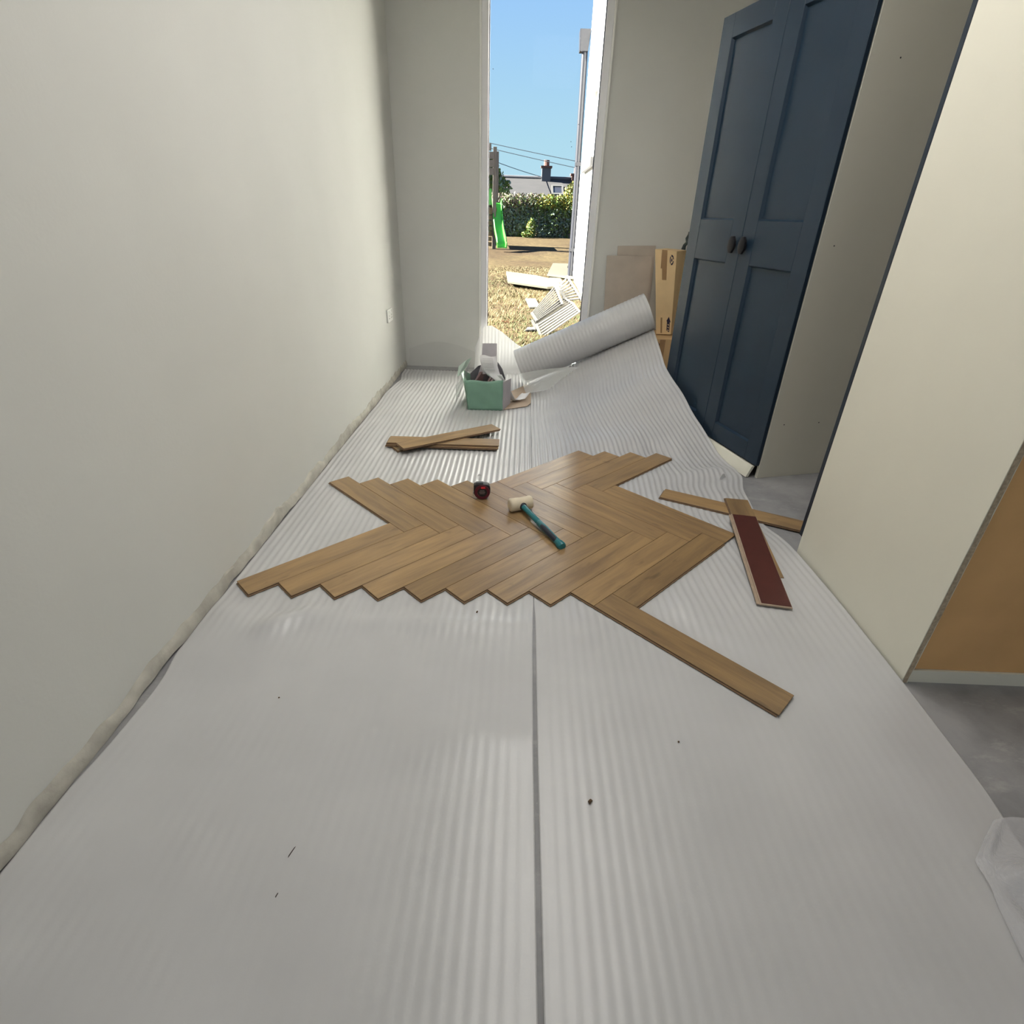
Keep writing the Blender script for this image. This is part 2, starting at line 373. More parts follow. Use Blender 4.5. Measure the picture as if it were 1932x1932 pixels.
# ------------------------------------------------------------------ room shell
XL, YF, XR, YB, ZC = -0.965, 4.60, 2.6, -3.0, 2.62
OX0, OX1 = -0.354, 0.521      # window opening
struct(MB().box((-1.3, YB-.4, -.3), (XR+.3, 4.95, 0)).build('floor', MAT['concrete']), 'grey concrete screed floor, bare beside the wardrobes', 'floor')
struct(MB().box((-1.3, YB-.4, ZC), (XR+.3, 4.95, ZC+.3)).build('ceiling', MAT['ceiling']), 'white painted ceiling above the room', 'ceiling')
struct(MB().box((XL-.3, YB-.4, 0), (XL, 4.95, ZC)).build('wall_left', MAT['plaster']), 'long cream plastered wall on the left', 'wall')
struct(MB().box((XR, YB-.4, 0), (XR+.3, 4.95, ZC)).build('wall_right', MAT['plaster']), 'plastered wall far behind the wardrobes', 'wall')
w = MB()
w.box((XL, YF, 0), (OX0, 4.95, ZC)); w.box((OX1, YF, 0), (XR, 4.95, ZC)); w.box((OX0, YF, 2.5), (OX1, 4.95, ZC)); w.box((OX0, YF, -.3), (OX1, 4.95, 0))
struct(w.build('wall_far', MAT['plaster']), 'plastered end wall around the tall window', 'wall')
w = MB()
w.box((XL, YB-.4, 0), (-1.25+.05, YB, ZC)) if False else None
w.box((XL, YB-.3, 0), (.10, YB, ZC)); w.box((1.35, YB-.3, 0), (XR, YB, ZC)); w.box((.10, YB-.3, 2.2), (1.35, YB, ZC))  # unglazed opening added here to let in fill light
struct(w.build('wall_rear', MAT['plaster']), 'wall behind the viewer with an unseen opening added for fill light', 'wall')

# unseen housing made up for the added ceiling fill light (its light is set at the top of the script)
struct(MB().box((-.03, .76, 2.545), (.53, 3.04, ZC)).build('fill_lamp_housing', MAT['ceiling'], bevel=.008), 'long flat housing of the added ceiling fill light', 'lamp')
# raw plaster band at the foot of the left wall: ragged top and bottom edge
ys = np.linspace(-.6, 4.58, 420); top, bot, out = [], [], []
rn = RNG.normal(size=420); k = np.hanning(9); rs = np.convolve(rn, k/k.sum(), 'same'); k = np.hanning(41); rl = np.convolve(RNG.normal(size=420), k/k.sum(), 'same')
top = .050+.012*rs+.024*rl; bot = np.clip(.004+.010*np.clip(rl[::-1]*2, -.4, 1), .0015, .02)
b2 = MB(); o = .011+.004*rs[::-1]
b2.grid([[(XL+.0005, y, t+.002) for y, t in zip(ys, top)], [(XL+.006, y, t-.003) for y, t in zip(ys, top)],
         [(XL+a, y, .5*t+.5*bb) for y, t, bb, a in zip(ys, top, bot, o)], [(XL+a, y, bb) for y, bb, a in zip(ys, bot, o)],
         [(XL+.0005, y, bb+.001) for y, bb in zip(ys, bot)]])
struct(b2.build('baseboard_left', MAT['raw'], smooth=True), 'rough unpainted plaster band along the foot of the left wall', 'baseboard')

# window_1: white frame, gasket, glass
win = struct(empty('window_1', ((OX0+OX1)/2, 4.63, 0)), 'tall narrow white framed window to the floor in the end wall', 'window')
def wloc(o): o.parent = win; o.location = -Vector(win.location); return o
FW = .060
for nm, a, b in (('frame_jamb', OX0+.012, OX0+FW), ('frame_jamb', OX1-FW, OX1-.012)):
    wloc(MB().box((a, 4.60, 0.0), (b, 4.67, 2.5)).build(nm, MAT['frame'], bevel=.004))
wloc(MB().box((OX0+FW, 4.60, 0), (OX1-FW, 4.67, .06)).build('frame_sill', MAT['frame'], bevel=.004))
wloc(MB().box((OX0+FW, 4.60, 2.44), (OX1-FW, 4.67, 2.5)).build('frame_head', MAT['frame'], bevel=.004))
for a, b in ((OX0-.001, OX0+.014), (OX1-.014, OX1+.001)):
    wloc(MB().box((a, 4.588, 0.0), (b, 4.665, 2.5)).build('edge_bead', MAT['socket'], bevel=.003))
for a, b in ((OX0+FW, OX0+FW+.006), (OX1-FW-.006, OX1-FW)):
    wloc(MB().box((a, 4.622, .06), (b, 4.640, 2.44)).build('glazing_gasket', MAT['seal']))
wloc(MB().box((OX0+FW, 4.628, .06), (OX1-FW, 4.634, 2.44)).build('pane', MAT['glass']))

for (a, b) in ((-.268, 1.99), (.285, 1.60), (.292, 1.57), (-.28, 1.55), (.33, 1.70)):
    wloc(MB().tube([(a, 4.6262, b), (a+.004, 4.6278, b+.001)], .0022, 6).build('dirt_speck', MAT['seal']))

# double socket on the left wall
sk = thing('wall_socket', 'white double power socket low on the left wall near the corner', 'socket', (XL, 4.10, .477))
MB().box((.0004, -.073, -.043), (.011, .073, .043)).build('faceplate', MAT['socket'], sk, bevel=.003)
for yy in (-.036, .036):
    q = MB().box((.0105, yy-.022, -.030), (.0118, yy+.022, .012)).build('outlet', MAT['socket'], sk, bevel=.0005)
    for (a, bz, hw, hh) in ((-.011, -.018, .004, .003), (.011, -.018, .004, .003), (0, .000, .003, .006)):
        MB().box((.0116, yy+a-hw, bz-hh), (.0121, yy+a+hw, bz+hh)).build('pin_hole', MAT['hole'], q)
    MB().box((.0105, yy-.007, .020), (.0150, yy+.007, .036)).build('switch', MAT['socket'], sk, bevel=.001)

# ------------------------------------------------------------------ foam underlay
PITCH_RIB = .0268
def bumps(x, y, L):
    z = np.zeros_like(x)
    for (cx, cy_, sx, sy_, a, an) in L:
        ca, sa = math.cos(an), math.sin(an); dx, dy = x-cx, y-cy_
        p, q = (dx*ca+dy*sa)/sx, (-dx*sa+dy*ca)/sy_
        z = z + a*np.exp(-.5*(p*p+q*q))
    return z
_TH = math.radians(45.57643)
def plank_rects():
    W_, L_ = .100250, .608447
    for k in range(10):
        yield (k*W_, k*W_+L_, k*W_, (k+1)*W_); yield (k*W_+L_, k*W_+L_+W_, k*W_+W_-L_, k*W_+W_)
    for k in range(5, 9): yield (k*W_+L_+W_, k*W_+2*L_+W_, k*W_+W_-L_, k*W_+2*W_-L_)
    yield (8*W_-W_+W_, 9*W_, 9*W_, 9*W_+L_)
def press_mask(x, y):
    """0 under the laid planks (their weight flattens the foam), rising to 1 a hand's breadth away"""
    dx, dy = x+.938683, y-1.496500
    a, b = dx*math.cos(_TH)+dy*math.sin(_TH), dx*math.sin(_TH)-dy*math.cos(_TH)
    d = np.full_like(x, 9.0)
    for a0, a1, b0, b1 in plank_rects():
        d = np.minimum(d, np.hypot(np.maximum(np.maximum(a0-a, a-a1), 0), np.maximum(np.maximum(b0-b, b-b1), 0)))
    return sst(.012, .10, d)

def foam_sheet(name, parent, xl, xr, zr, ys, bl, nrib, ripple=None, g0=1.5):
    """ribbed sheet between left edge xl(y) and right edge (xr(y), zr(y)); skirts close the edges"""
    per = 8; nu = nrib*per+1
    u = np.linspace(0, 1, nu)[None]; Y = ys[:, None]
    X = xl(Y)+(xr(Y)-xl(Y))*u; Yg = np.broadcast_to(Y, X.shape)
    base = zr(Y)*u**(g0-(g0-1)*sst(3.3, 4.1, Y))
    pm = press_mask(X, Yg); z = .0034+(base+bumps(X, Yg, bl))*pm
    soft = .15+.85*sst(1.1, 1.8, Yg)
    z = z+.00130*soft*(1+.75*sst(2.0, 2.8, Yg))*np.cos(2*PI*nrib*u)
    z += pm*.0010*np.sin(7.1*X+1.3*np.sin(3*Yg))*np.sin(5.3*Yg+2*X)*(1-sst(1.35, 1.5, Yg)*(1-sst(2.55, 2.7, Yg)))
    if ripple is not None: X = X+ripple(X, Yg)
    z = np.maximum(z, .0016)
    V = np.stack([X, Yg, z], -1)
    lo = V.copy(); lo[..., 2] -= .0030
    V = np.concatenate([lo[:, :1], V, lo[:, -1:]], 1); top_ = V[:1].copy(); top_[..., 2] -= .0014; bt = V[-1:].copy(); bt[..., 2] -= .0014
    V = np.concatenate([top_, V, bt], 0); V[..., 2] = np.maximum(V[..., 2], .0004)
    nr, nc = V.shape[:2]
    return np_mesh(name, V.reshape(-1, 3), gridquads(nr, nc), MAT['foam'], parent)

def interp(tab):
    a = np.array(tab, float); return lambda y: np.interp(y, a[:, 0], a[:, 1])
def smooth_interp(tab, w=.10):
    f = interp(tab); return lambda y: sum(f(y+d*w) for d in (-1, -.66, -.33, 0, .33, .66, 1))/7

# left sheet
us = thing('foam_underlay', 'ribbed white foam underlay sheet lying along the left wall', 'underlay')
ys = np.concatenate([np.arange(-.45, 1.6, .013), np.arange(1.6, 4.46, .0105)])
lx = smooth_interp([(-.5, -.950), (.54, -.951), (.74, -.951), (.84, -.940), (1.00, -.934), (1.08, -.938), (1.14, -.953), (2.1, -.953), (2.8, -.950), (3.4, -.945), (3.8, -.925), (4.1, -.91), (4.3, -.945), (4.6, -.95)], .03)
rxl = interp([(-.5, .0655), (.38, .0655), (.9, .063), (1.2, .064), (1.36, .066), (1.44, .069), (5, .070)])
BL = [(-.66, 1.33, .10, .035, .018, .5), (-.72, 1.27, .05, .028, .016, .8), (-.78, 1.18, .09, .09, .010, .2), (-.88, 1.34, .05, .05, .012, 0), (-.25, 1.33, .26, .028, .010, .05), (-.10, .90, .20, .05, .008, .05),
      (-.45, .62, .3, .09, .004, .1), (-.86, 3.70, .10, .13, .030, .2), (-.80, 3.98, .12, .10, .022, .2), (-.55, 3.35, .35, .07, .006, .1), (-.30, 3.95, .2, .10, .008, 0),
      (-.55, 2.62, .3, .05, .005, .1), (-.15, 2.62, .12, .05, .006, 0), (-.80, 2.2, .06, .2, .007, 0), (-.85, 2.9, .06, .25, .010, 0)]
foam_sheet('foam_sheet', us, lambda y: lx(y), lambda y: rxl(y), lambda y: y*0, ys, BL, 38)
# its far end curls up the foot of the window
xs = np.linspace(-.385, .10, 23*6+1); tt = np.linspace(0, 1, 26)
zt = np.interp(xs, [-.385, -.345, -.31, -.25, -.16, -.05, .10], [.17, .27, .345, .35, .30, .215, .12])
V = []
for t in tt:
    yy = 4.40+.155*math.sin(min(1, t*1.25)*PI/2); zz = .004+zt*(max(0, t-.12)/.88)**1.4
    V.append(np.stack([xs+.0*xs, np.full_like(xs, yy)+.0012*np.cos(2*PI*xs/PITCH_RIB)+.012*t*np.sin(9*xs), zz+.001*np.cos(2*PI*xs/PITCH_RIB)*(1-t)], -1))
np_mesh('curled_end', np.array(V).reshape(-1, 3), gridquads(26, len(xs)), MAT['foam'], us)
# thin film lip standing against the end wall
g = MB(); rows = []
for t in np.linspace(0, 1, 9):
    rows.append([(xx, 4.45+.135*min(1, t*1.5)+.004*math.sin(xx*21+t*5), .006+(.15+.05*math.sin(xx*7))*max(0, t-.2)/.8) for xx in np.linspace(-.93, -.36, 24)])
g.grid(rows).build('film_lip', MAT['faintfilm'], us, smooth='all')['label'] = 'thin translucent film lip against the wall'

# right sheet and the roll it comes off
RO = thing('underlay_roll', 'roll of ribbed white foam underlay leaning by the wardrobe with its sheet unrolled', 'underlay')
EDGE = [(-.5, 1.06, 0), (.3, 1.07, 0), (.70, 1.082, 0), (.82, 1.102, 0), (.99, 1.1035, .002), (1.155, 1.1035, .006), (1.5, 1.1035, .010), (1.81, 1.098, .008), (1.92, 1.094, .004), (2.0, 1.07, .001),
        (2.05, 1.052, 0), (2.27, 1.07, .004), (2.466, 1.105, .008), (2.65, 1.122, .004), (2.80, 1.086, .019), (2.863, 1.068, .052), (2.987, 1.034, .108), (3.08, 1.008, .140), (3.226, .967, .228), (3.364, .928, .278),
        (3.48, .900, .325), (3.75, .915, .380), (4.05, .936, .436), (4.20, .945, .442)]
xrf = smooth_interp([(a, b) for a, b, d in EDGE], .05); zrf = smooth_interp([(a, d) for a, b, d in EDGE], .05)
ys = np.concatenate([np.arange(-.45, 1.6, .013), np.arange(1.6, 4.16, .0095)])
lxr = interp([(-.5, .0755), (.38, .0755), (.9, .0735), (1.2, .0745), (1.36, .0745), (1.45, .0715), (5, .0725)])
BR = [(.45, 1.34, .25, .03, .006, -.15), (.82, 1.35, .10, .10, .008, .4), (.60, 1.45, .12, .05, .010, -.6), (1.02, 2.42, .08, .040, .020, .5), (.97, 2.57, .11, .032, .022, .3), (1.08, 2.52, .05, .05, .016, 0),
      (.78, 2.78, .18, .05, .012, .25), (.55, 2.95, .25, .07, .008, .2), (.35, 3.35, .25, .10, .012, .1), (.15, 3.62, .12, .08, .022, .1), (.95, .95, .06, .2, .010, 0), (1.05, 1.35, .05, .35, .006, 0),
      (.98, 2.30, .04, .03, .012, 0)]
rip = lambda X, Y: .010*np.exp(-((X-.95)/.2)**2-((Y-2.45)/.2)**2)*np.sin((Y-2.45)*22)+.006*np.exp(-((X-.55)/.4)**2)*np.sin(Y*9)*sst(2.6, 2.9, Y)
foam_sheet('unrolled_sheet', RO, lambda y: lxr(y), lambda y: xrf(y), lambda y: zrf(y), ys, BR, 38, rip)
A = Vector((.0, 4.17, .132)); B = Vector((.888, 4.15, .556)); ax = (B-A).normalized()
n1 = Vector((0, 1, 0)); n1 = (n1-ax*n1.dot(ax)).normalized(); n2 = ax.cross(n1)
if n2.z < 0: n2 = -n2
turns, na = 2, 56; nu = 37*6+1
ph = np.linspace(0, turns*2*PI, turns*na+1)
R0 = .130-.0055*ph/(2*PI)
L = (B-A).length; uu = np.linspace(-.01, L+.01, nu)
Rr = R0[:, None]+.0012*np.cos(2*PI*uu/PITCH_RIB)[None]
an = -PI/2+ph[:, None]
V = np.array(A)[None, None]+uu[None, :, None]*np.array(ax)+(Rr*np.cos(an))[..., None]*-np.array(n1)+(Rr*np.sin(an))[..., None]*np.array(n2)
np_mesh('rolled_foam', V.reshape(-1, 3), gridquads(len(ph), nu), MAT['foam'], RO)
# translucent film flap at the lower end of the roll
P0 = [(-.03, 4.02, .20), (.02, 4.02, .06), (.06, 4.00, .012), (.10, 3.93, .010)]
g = MB(); rows = []
for t in np.linspace(0, 1, 14):
    row = []
    for w_ in np.linspace(0, 1, 12):
        a_ = Vector((-.02+.44*t, 4.03-.02*t, .10+.125*t-.055*t*t)); b_ = Vector((.04+.34*t, 3.82+.10*t*t, .016+.055*t))
        q = a_.lerp(b_, w_); q.z += .007; q.z += .010*math.sin(11*t+5*w_)*w_*(1-w_)*4 + .012*w_*(1-w_)
        row.append(q)
    rows.append(row)
g.grid(rows).build('film_flap', MAT['film'], RO, smooth='all')['label'] = 'clear film flap below the lower end of the roll'

# small tears in the foam: pale upturned tabs
for (nm, lab, x, y, rz, sz) in (('foam_scrap', 'torn white foam tab standing up by the right-hand loose planks', 1.01, 2.47, .7, .026), ('foam_scrap', 'torn white foam tab just behind the tape measure', -.185, 2.43, .1, .011)):
    t_ = thing(nm, lab, 'scrap', (x, y, .0255 if x > 0 else .006), rz)
    MB().add([(-sz, 0, 0), (sz, .002, .001), (sz*.7, .006, sz*.7), (-.2*sz, .004, sz*.9), (-sz*.8, .003, sz*.35)], [(0, 1, 2, 3, 4)]).build('tab', MAT['foam'], t_, solid=.002)

# ------------------------------------------------------------------ laminate planks
PW, PL, PH = .100250, .608447, .0085
G = .0006
def plank_mesh(flip=False, sx=-.004, sy=-.004):
    b = MB()
    b.box((G, G, .0042), (PL-G, PW-G, PH), 0)
    b.box((G+sx, G+sy, .0), (PL-G+sx, PW-G+sy, .0039), 1)
    return b
def finish_plank(o):
    """decor on the top face, core on the sides"""
    me = o.data
    for p in me.polygons:
        if p.material_index == 0 and p.normal.z < .5: p.material_index = 1
def bevel_plank(b, name, parent=None):
    o = b.build(name, [MAT['oak'], MAT['core']], parent, bevel=.0007, seg=1); finish_plank(o); return o
THETA = math.radians(45.57643); OXH, OYH = -.938683, 1.496500
ZP = .0047
da = Vector((math.cos(THETA), math.sin(THETA))); db = Vector((math.sin(THETA), -math.cos(THETA)))
HB = thing('herringbone_parquet', 'part laid oak laminate herringbone patch of clicked planks mid floor', 'flooring', (0, 1.9, ZP))
proto_a = None; proto_b = None
def put_plank(kind, a, b):
    """origin corner in herringbone units -> plank part"""
    global proto_a, proto_b
    src = proto_a if kind == 'A' else proto_b
    if src is None:
        o = bevel_plank(plank_mesh(), 'plank')
        if kind == 'A': proto_a = o
        else: proto_b = o
    else:
        o = src.copy(); COL.objects.link(o)
    q = Vector((OXH, OYH))+da*a+db*b
    o.parent = HB; o.location = (q.x, q.y-1.9, RNG.normal()*.00012)
    o.rotation_euler = (0, 0, THETA if kind == 'A' else THETA-PI/2)
    return o
for k in range(10): put_plank('A', k*PW, (k+1)*PW)                      # origin at max b (local y = -b)
for k in range(10): put_plank('B', k*PW+PL, k*PW+PW-PL)
for k in range(5, 9): put_plank('A', k*PW+PL+PW, k*PW+2*PW-PL)
put_plank('B', 8*PW, 9*PW)

def free_plank(label, x, y, z, rz, tilt=(0, 0), group=None):
    t = thing('laminate_plank', label, 'plank', (x, y, z), rz, group)
    t.rotation_euler = (tilt[0], tilt[1], rz)
    o = MB().box((G, G, .0038), (PL-G, PW-G, PH)).build('board', [MAT['oak'], MAT['core']], t, bevel=.0007, seg=1); finish_plank(o)
    MB().box((-.004, -.004, 0), (PL-.008, PW-.010, .0036)).build('click_tongue', MAT['core'], t)
    return t
gs = 'loose planks stacked behind the herringbone patch'
free_plank('oak plank at the bottom of the stack behind the herringbone, askew', -.640, 2.696, .0052, math.radians(37), group=gs)
free_plank('oak plank second from the bottom of the stack behind the herringbone', -.716, 2.752, .0141, math.radians(.6), group=gs)
free_plank('oak plank third from the bottom of the stack behind the herringbone', -.713, 2.765, .0230, math.radians(1.2), group=gs)
free_plank('oak plank lying slanted across the top of the plank stack', -.600, 2.662, .0322, math.radians(35.7), group=gs)
gr = 'loose planks right of the herringbone patch'
free_plank('oak plank pointing from the herringbone towards the tall cream side panel', .659, 2.261, .0058, math.radians(-26.7), (0, 0), gr)
free_plank('oak plank face up, under the dark red backed one', .954, 2.255, .0165, math.radians(-97.6), (0, math.radians(.9)), gr)
t = thing('laminate_plank', 'plank turned face down showing its dark red backing', 'plank', (.922, 2.080, .0295), math.radians(-99.5), gr)
t.rotation_euler = (0, math.radians(.9), math.radians(-99.5))
MB().box((0, 0, 0), (.622, .102, .0058)).build('board', MAT['lightcore'], t, bevel=.0006, seg=1)
MB().box((.003, -.010, .0006), (.620, .0, .0035)).build('click_tongue', MAT['lightcore'], t)
MB().box((.002, .005, .0056), (.616, .100, .0068)).build('backing_layer', MAT['redback'], t, bevel=.0003, seg=1)

# ------------------------------------------------------------------ rubber mallet
ZT = ZP+PH
ml = thing('rubber_mallet', 'white rubber mallet with teal handle lying on the herringbone planks', 'mallet', (.018, 2.085, ZT))
ha = Vector((.92, .40, 0)).normalized()         # head axis
hc = Vector((0, 0, .0305))
prof = [(-.0525, .0), (-.052, .020), (-.050, .026), (-.045, .0295), (-.020, .0285), (0, .0275), (.020, .0285), (.045, .0295), (.050, .027), (.053, .020), (.0535, 0)]
g = MB(); g.tube([hc+ha*a for a, r in prof], [max(r, .0006) for a, r in prof], 28); g.build('head', MAT['rubber'], ml, smooth=True)
hd = Vector((.156, -.287, -.020))                # handle from head to butt
st = hc+hd*.06
P = [st+hd*t for t in (0, .05, .12, .30, .40, .41, .43, .44, .6, .8, .93)]
g = MB(); g.tube(P, [.0135, .0125, .0115, .0118, .0120, .0105, .0105, .0130, .0138, .0128, .0135], 18); g.build('handle', MAT['teal'], ml, smooth=True)
g = MB(); g.tube([hc+hd*.03, hc+hd*.085, hc+hd*.10], [.0165, .0165, .013], 18); g.build('collar', MAT['grip'], ml, smooth=True)
sd = hd.cross(Vector((0, 0, 1))).normalized(); upn = sd.cross(hd.normalized())
g = MB(); g.tube([st+hd*t+upn*.0035+sd*.0042 for t in (.50, .53, .6, .75, .86, .90)], [.003, .0090, .0112, .0108, .0105, .004], 14); g.build('grip_inlay', MAT['grip'], ml, smooth=True)
g = MB(); g.tube([st+hd*t for t in (.915, .925, .985, 1.0, 1.003)], [.013, .0165, .0170, .0145, .001], 18); g.build('end_cap', MAT['teal'], ml, smooth=True)

# ------------------------------------------------------------------ tape measure, standing on edge
tm = thing('tape_measure', 'black and dark red tape measure standing on the herringbone planks', 'tape measure', (-.155, 2.185, ZT), math.radians(4))
poly = [(-.037, .068), (-.037, .030)] + [(.0+.037*math.cos(a), .037+.037*math.sin(a)) for a in np.linspace(PI+.35, 2*PI, 14)] + [(.037, .055), (.033, .066), (.024, .072), (-.020, .074)]
MB().prism([(a, b) for a, b in poly], lambda a, b, d: (a, d, b), -.016, .016).build('case', MAT['tapeblack'], tm, bevel=.004, smooth=True)
g = MB()
def ring(R1, R0_, y0, y1, n=36, cz=.036, cx=.001):
    vs, fs = [], []
    for i in range(n):
        a = 2*PI*i/n
        for R_, y_ in ((R1, y0), (R1-.001, y1), (R0_, y1), (R0_, y0)): vs.append((cx+R_*math.cos(a), y_, cz+R_*math.sin(a)))
    for i in range(n):
        j = (i+1) % n
        for k in range(3): fs.append((4*i+k, 4*i+k+1, 4*j+k+1, 4*j+k))
    return vs, fs
g.add(*ring(.0345, .0215, -.0155, -.0195)); g.build('red_ring', MAT['tapered'], tm, smooth=True)
g = MB(); g.prism([(.001+.0215*math.cos(a), .036+.0215*math.sin(a)) for a in np.linspace(0, 2*PI, 30, endpoint=False)], lambda a, b, d: (a, d, b), -.0175, -.0155); g.build('face_disc', MAT['tapeblack'], tm)
for (zz, hw) in ((.044, .010), (.037, .013), (.030, .011)):
    MB().box((.001-hw, -.0182, zz-.0014), (.001+hw, -.0176, zz+.0014)).build('label_line', MAT['tapelabel'], tm)
MB().box((-.004, -.0205, .054), (.014, -.0150, .064)).build('lock_button', MAT['red'], tm, bevel=.0015)
MB().box((-.0375, -.0205, .004), (-.0355, .004, .022)).build('end_hook', MAT['tapemetal'], tm, bevel=.0003) if False else MB().box((-.0395, -.009, .014), (-.0372, .009, .030)).build('end_hook', MAT['tapemetal'], tm, bevel=.0003)
MB().box((-.026, -.010, .0735), (.006, .010, .0770)).build('thumb_lock', MAT['tapeblack'], tm, bevel=.001)

# ------------------------------------------------------------------ green cardboard box, torn open
gb = thing('cardboard_box', 'torn open green cardboard box standing on the underlay by the roll', 'box', (-.335, 3.455, .0062), math.radians(2.5))
bw, bd, bh = .222, .34, .195
th = .003
def wall(name, pts, mat, lab=None, solid=th):
    o = MB().add(pts, [tuple(range(len(pts)))]).build(name, mat, gb, solid=solid)
    if lab: o['label'] = lab
    return o
front = [(0, 0, 0), (bw, 0, 0), (bw, -.004, bh*.98), (bw*.8, -.008, bh*1.0), (bw*.35, -.004, bh*.97), (-.02, -.012, bh)]
# crinkled green front with a loose film over it
rows = []
for t_ in np.linspace(0, 1, 12):
    rows.append([(a*bw-.022*t_*(1-a), -.012*t_*(1-a)-.0035*math.sin(9*a+4*t_)*math.sin(7*t_), t_*bh+.004*math.sin(8*a)*t_) for a in np.linspace(0, 1, 16)])
MB().grid(rows).build('front_panel', MAT['green'], gb, smooth='all', solid=th)
wall('left_panel', [(-.002, .004, 0), (-.030, -.006, bh*.98), (-.055, .12, bh*1.10), (-.045, .22, bh*1.05), (-.004, bd, bh*.75), (-.002, bd, 0)], MAT['green'], 'green side panel with a torn top edge')
wall('back_panel', [(0, bd, 0), (bw, bd, 0), (bw, bd, bh*.9), (.12, bd+.01, bh*1.18), (.05, bd, bh*1.05), (-.004, bd, bh*.78)], MAT['darkcard'])
wall('right_panel', [(bw, 0, .0), (bw+.050, .10, .02), (bw+.052, .10, bh*.96), (bw, -.004, bh*.98)], MAT['greycard'], 'grey inner face of the folded side')
wall('upright_flap', [(.055, bd-.12, bh*.92), (.075, bd-.10, bh*1.25), (.082, bd-.08, bh*1.92), (.178, bd-.08, bh*1.93), (.180, bd-.10, bh*1.3), (.175, bd-.12, bh*.95)], MAT['greycard'], 'grey flap standing upright')
wall('dark_flap', [(.185, bd-.14, .01), (.232, bd-.20, .03), (.236, bd-.20, bh*.92), (.215, bd-.14, bh*1.15), (.185, bd-.10, bh*1.32)], MAT['darkcard'], 'dark lining flap')
wall('opened_flap', [(bw+.002, .005, .004), (.385, .095, .003), (.415, .16, .003), (.438, .56, .012), (.40, .60, .010), (bw+.01, .34, .006)], MAT['browncard'], 'brown flap folded flat on the floor')
wall('bottom_panel', [(0.002, .002, .002), (bw, .002, .002), (bw, bd-.003, .002), (.002, bd-.003, .002)], MAT['browncard'])
wall('torn_corner', [(-.052, .10, bh*1.06), (-.075, .07, bh*1.0), (-.07, .13, bh*1.28), (-.02, .20, bh*1.42), (.012, .22, bh*1.48), (-.020, .20, bh*1.2)], MAT['palegreen'], 'pale green torn corner', .002)
g = MB(); rows = []
for t_ in np.linspace(0, 1, 8):
    rows.append([(-.085+.07*t_*a+.02*a, .05+.16*a, .02+bh*(.15+1.0*t_)*(.55+.5*a)+.012*math.sin(9*t_+6*a)) for a in np.linspace(0, 1, 9)])
g.grid(rows).build('film_wrap', MAT['film'], gb, smooth='all')
# crumpled white paper hanging out of it: a leaflet, a thing of its own
lf = thing('paper_leaflet', 'crumpled white printed leaflet hanging out of the green box', 'paper', gb.location, gb.rotation_euler.z)
rows = []
pth = [(.066, .150, .318), (.072, .140, .275), (.085, .130, .235), (.120, .115, .200), (.165, .095, .175)]
wid = [(.108, .003), (.108, .0), (.112, -.01), (.095, -.02), (.040, -.015)]
for i, ((a, b, d), (wx, wz)) in enumerate(zip(pth, wid)):
    rows.append([(a+wx*t_, b-.02*t_+.008*math.sin(5*t_+i), d+wz*t_+.004*math.sin(7*t_+2*i)) for t_ in np.linspace(0, 1, 8)])
MB().grid(rows).build('sheet', MAT['paper'], lf, smooth='all', solid=.0012)
rows = []
cv_ = [Vector(q) for q in ((.185, .105, .205), (.215, .105, .165), (.245, .125, .100), (.280, .155, .035), (.315, .185, .014), (.350, .215, .022), (.385, .25, .050))]
for t_ in np.linspace(0, 5.999, 26):
    i = int(t_); q = cv_[i].lerp(cv_[i+1], t_-i)
    rows.append([(q.x+.052*w_, q.y-.030*w_, q.z+.010*w_+.004*math.sin(3*t_+4*w_)) for w_ in np.linspace(-.5, .5, 5)])
MB().grid(rows).build('hanging_strip', MAT['paper'], lf, smooth='all', solid=.0012)
for k in range(9):
    zz = .306-.009*k; i = min(1, int((.318-zz)/.043)); f = ((.318-zz)-.043*i)/.043
    a = Vector(pth[i]).lerp(Vector(pth[i+1]), f)
    MB().box((a.x+.018, a.y-.030, zz-.0012), (a.x+.085, a.y-.0285, zz+.0012)).build('print_line', MAT['print'], lf)
# plastic profiles inside the box
for k, (x0, x1, y0, lean, lab) in enumerate(((.020, .026, .06, .055, 'plum coloured profile leaning at the left inside the green box'), (.105, .112, .05, .050, 'plum coloured profile in the middle inside the green box'), (.125, .132, .06, .050, 'plum coloured profile to the right inside the green box'))):
    t_ = thing('floor_profile', lab, 'profile', gb.location, gb.rotation_euler.z, 'profiles in the green box')
    q = MB().hexa([(x0, y0, .006), (x1+.03, y0, .006), (x1+.03, y0+.20, .006), (x0, y0+.20, .006), (x0+lean*.2, y0, .165), (x1+lean*.2, y0, .165), (x1+lean+.02, y0+.22, .205), (x0+lean, y0+.22, .205)])
    q.build('strip', MAT['plum'], t_, bevel=.001)

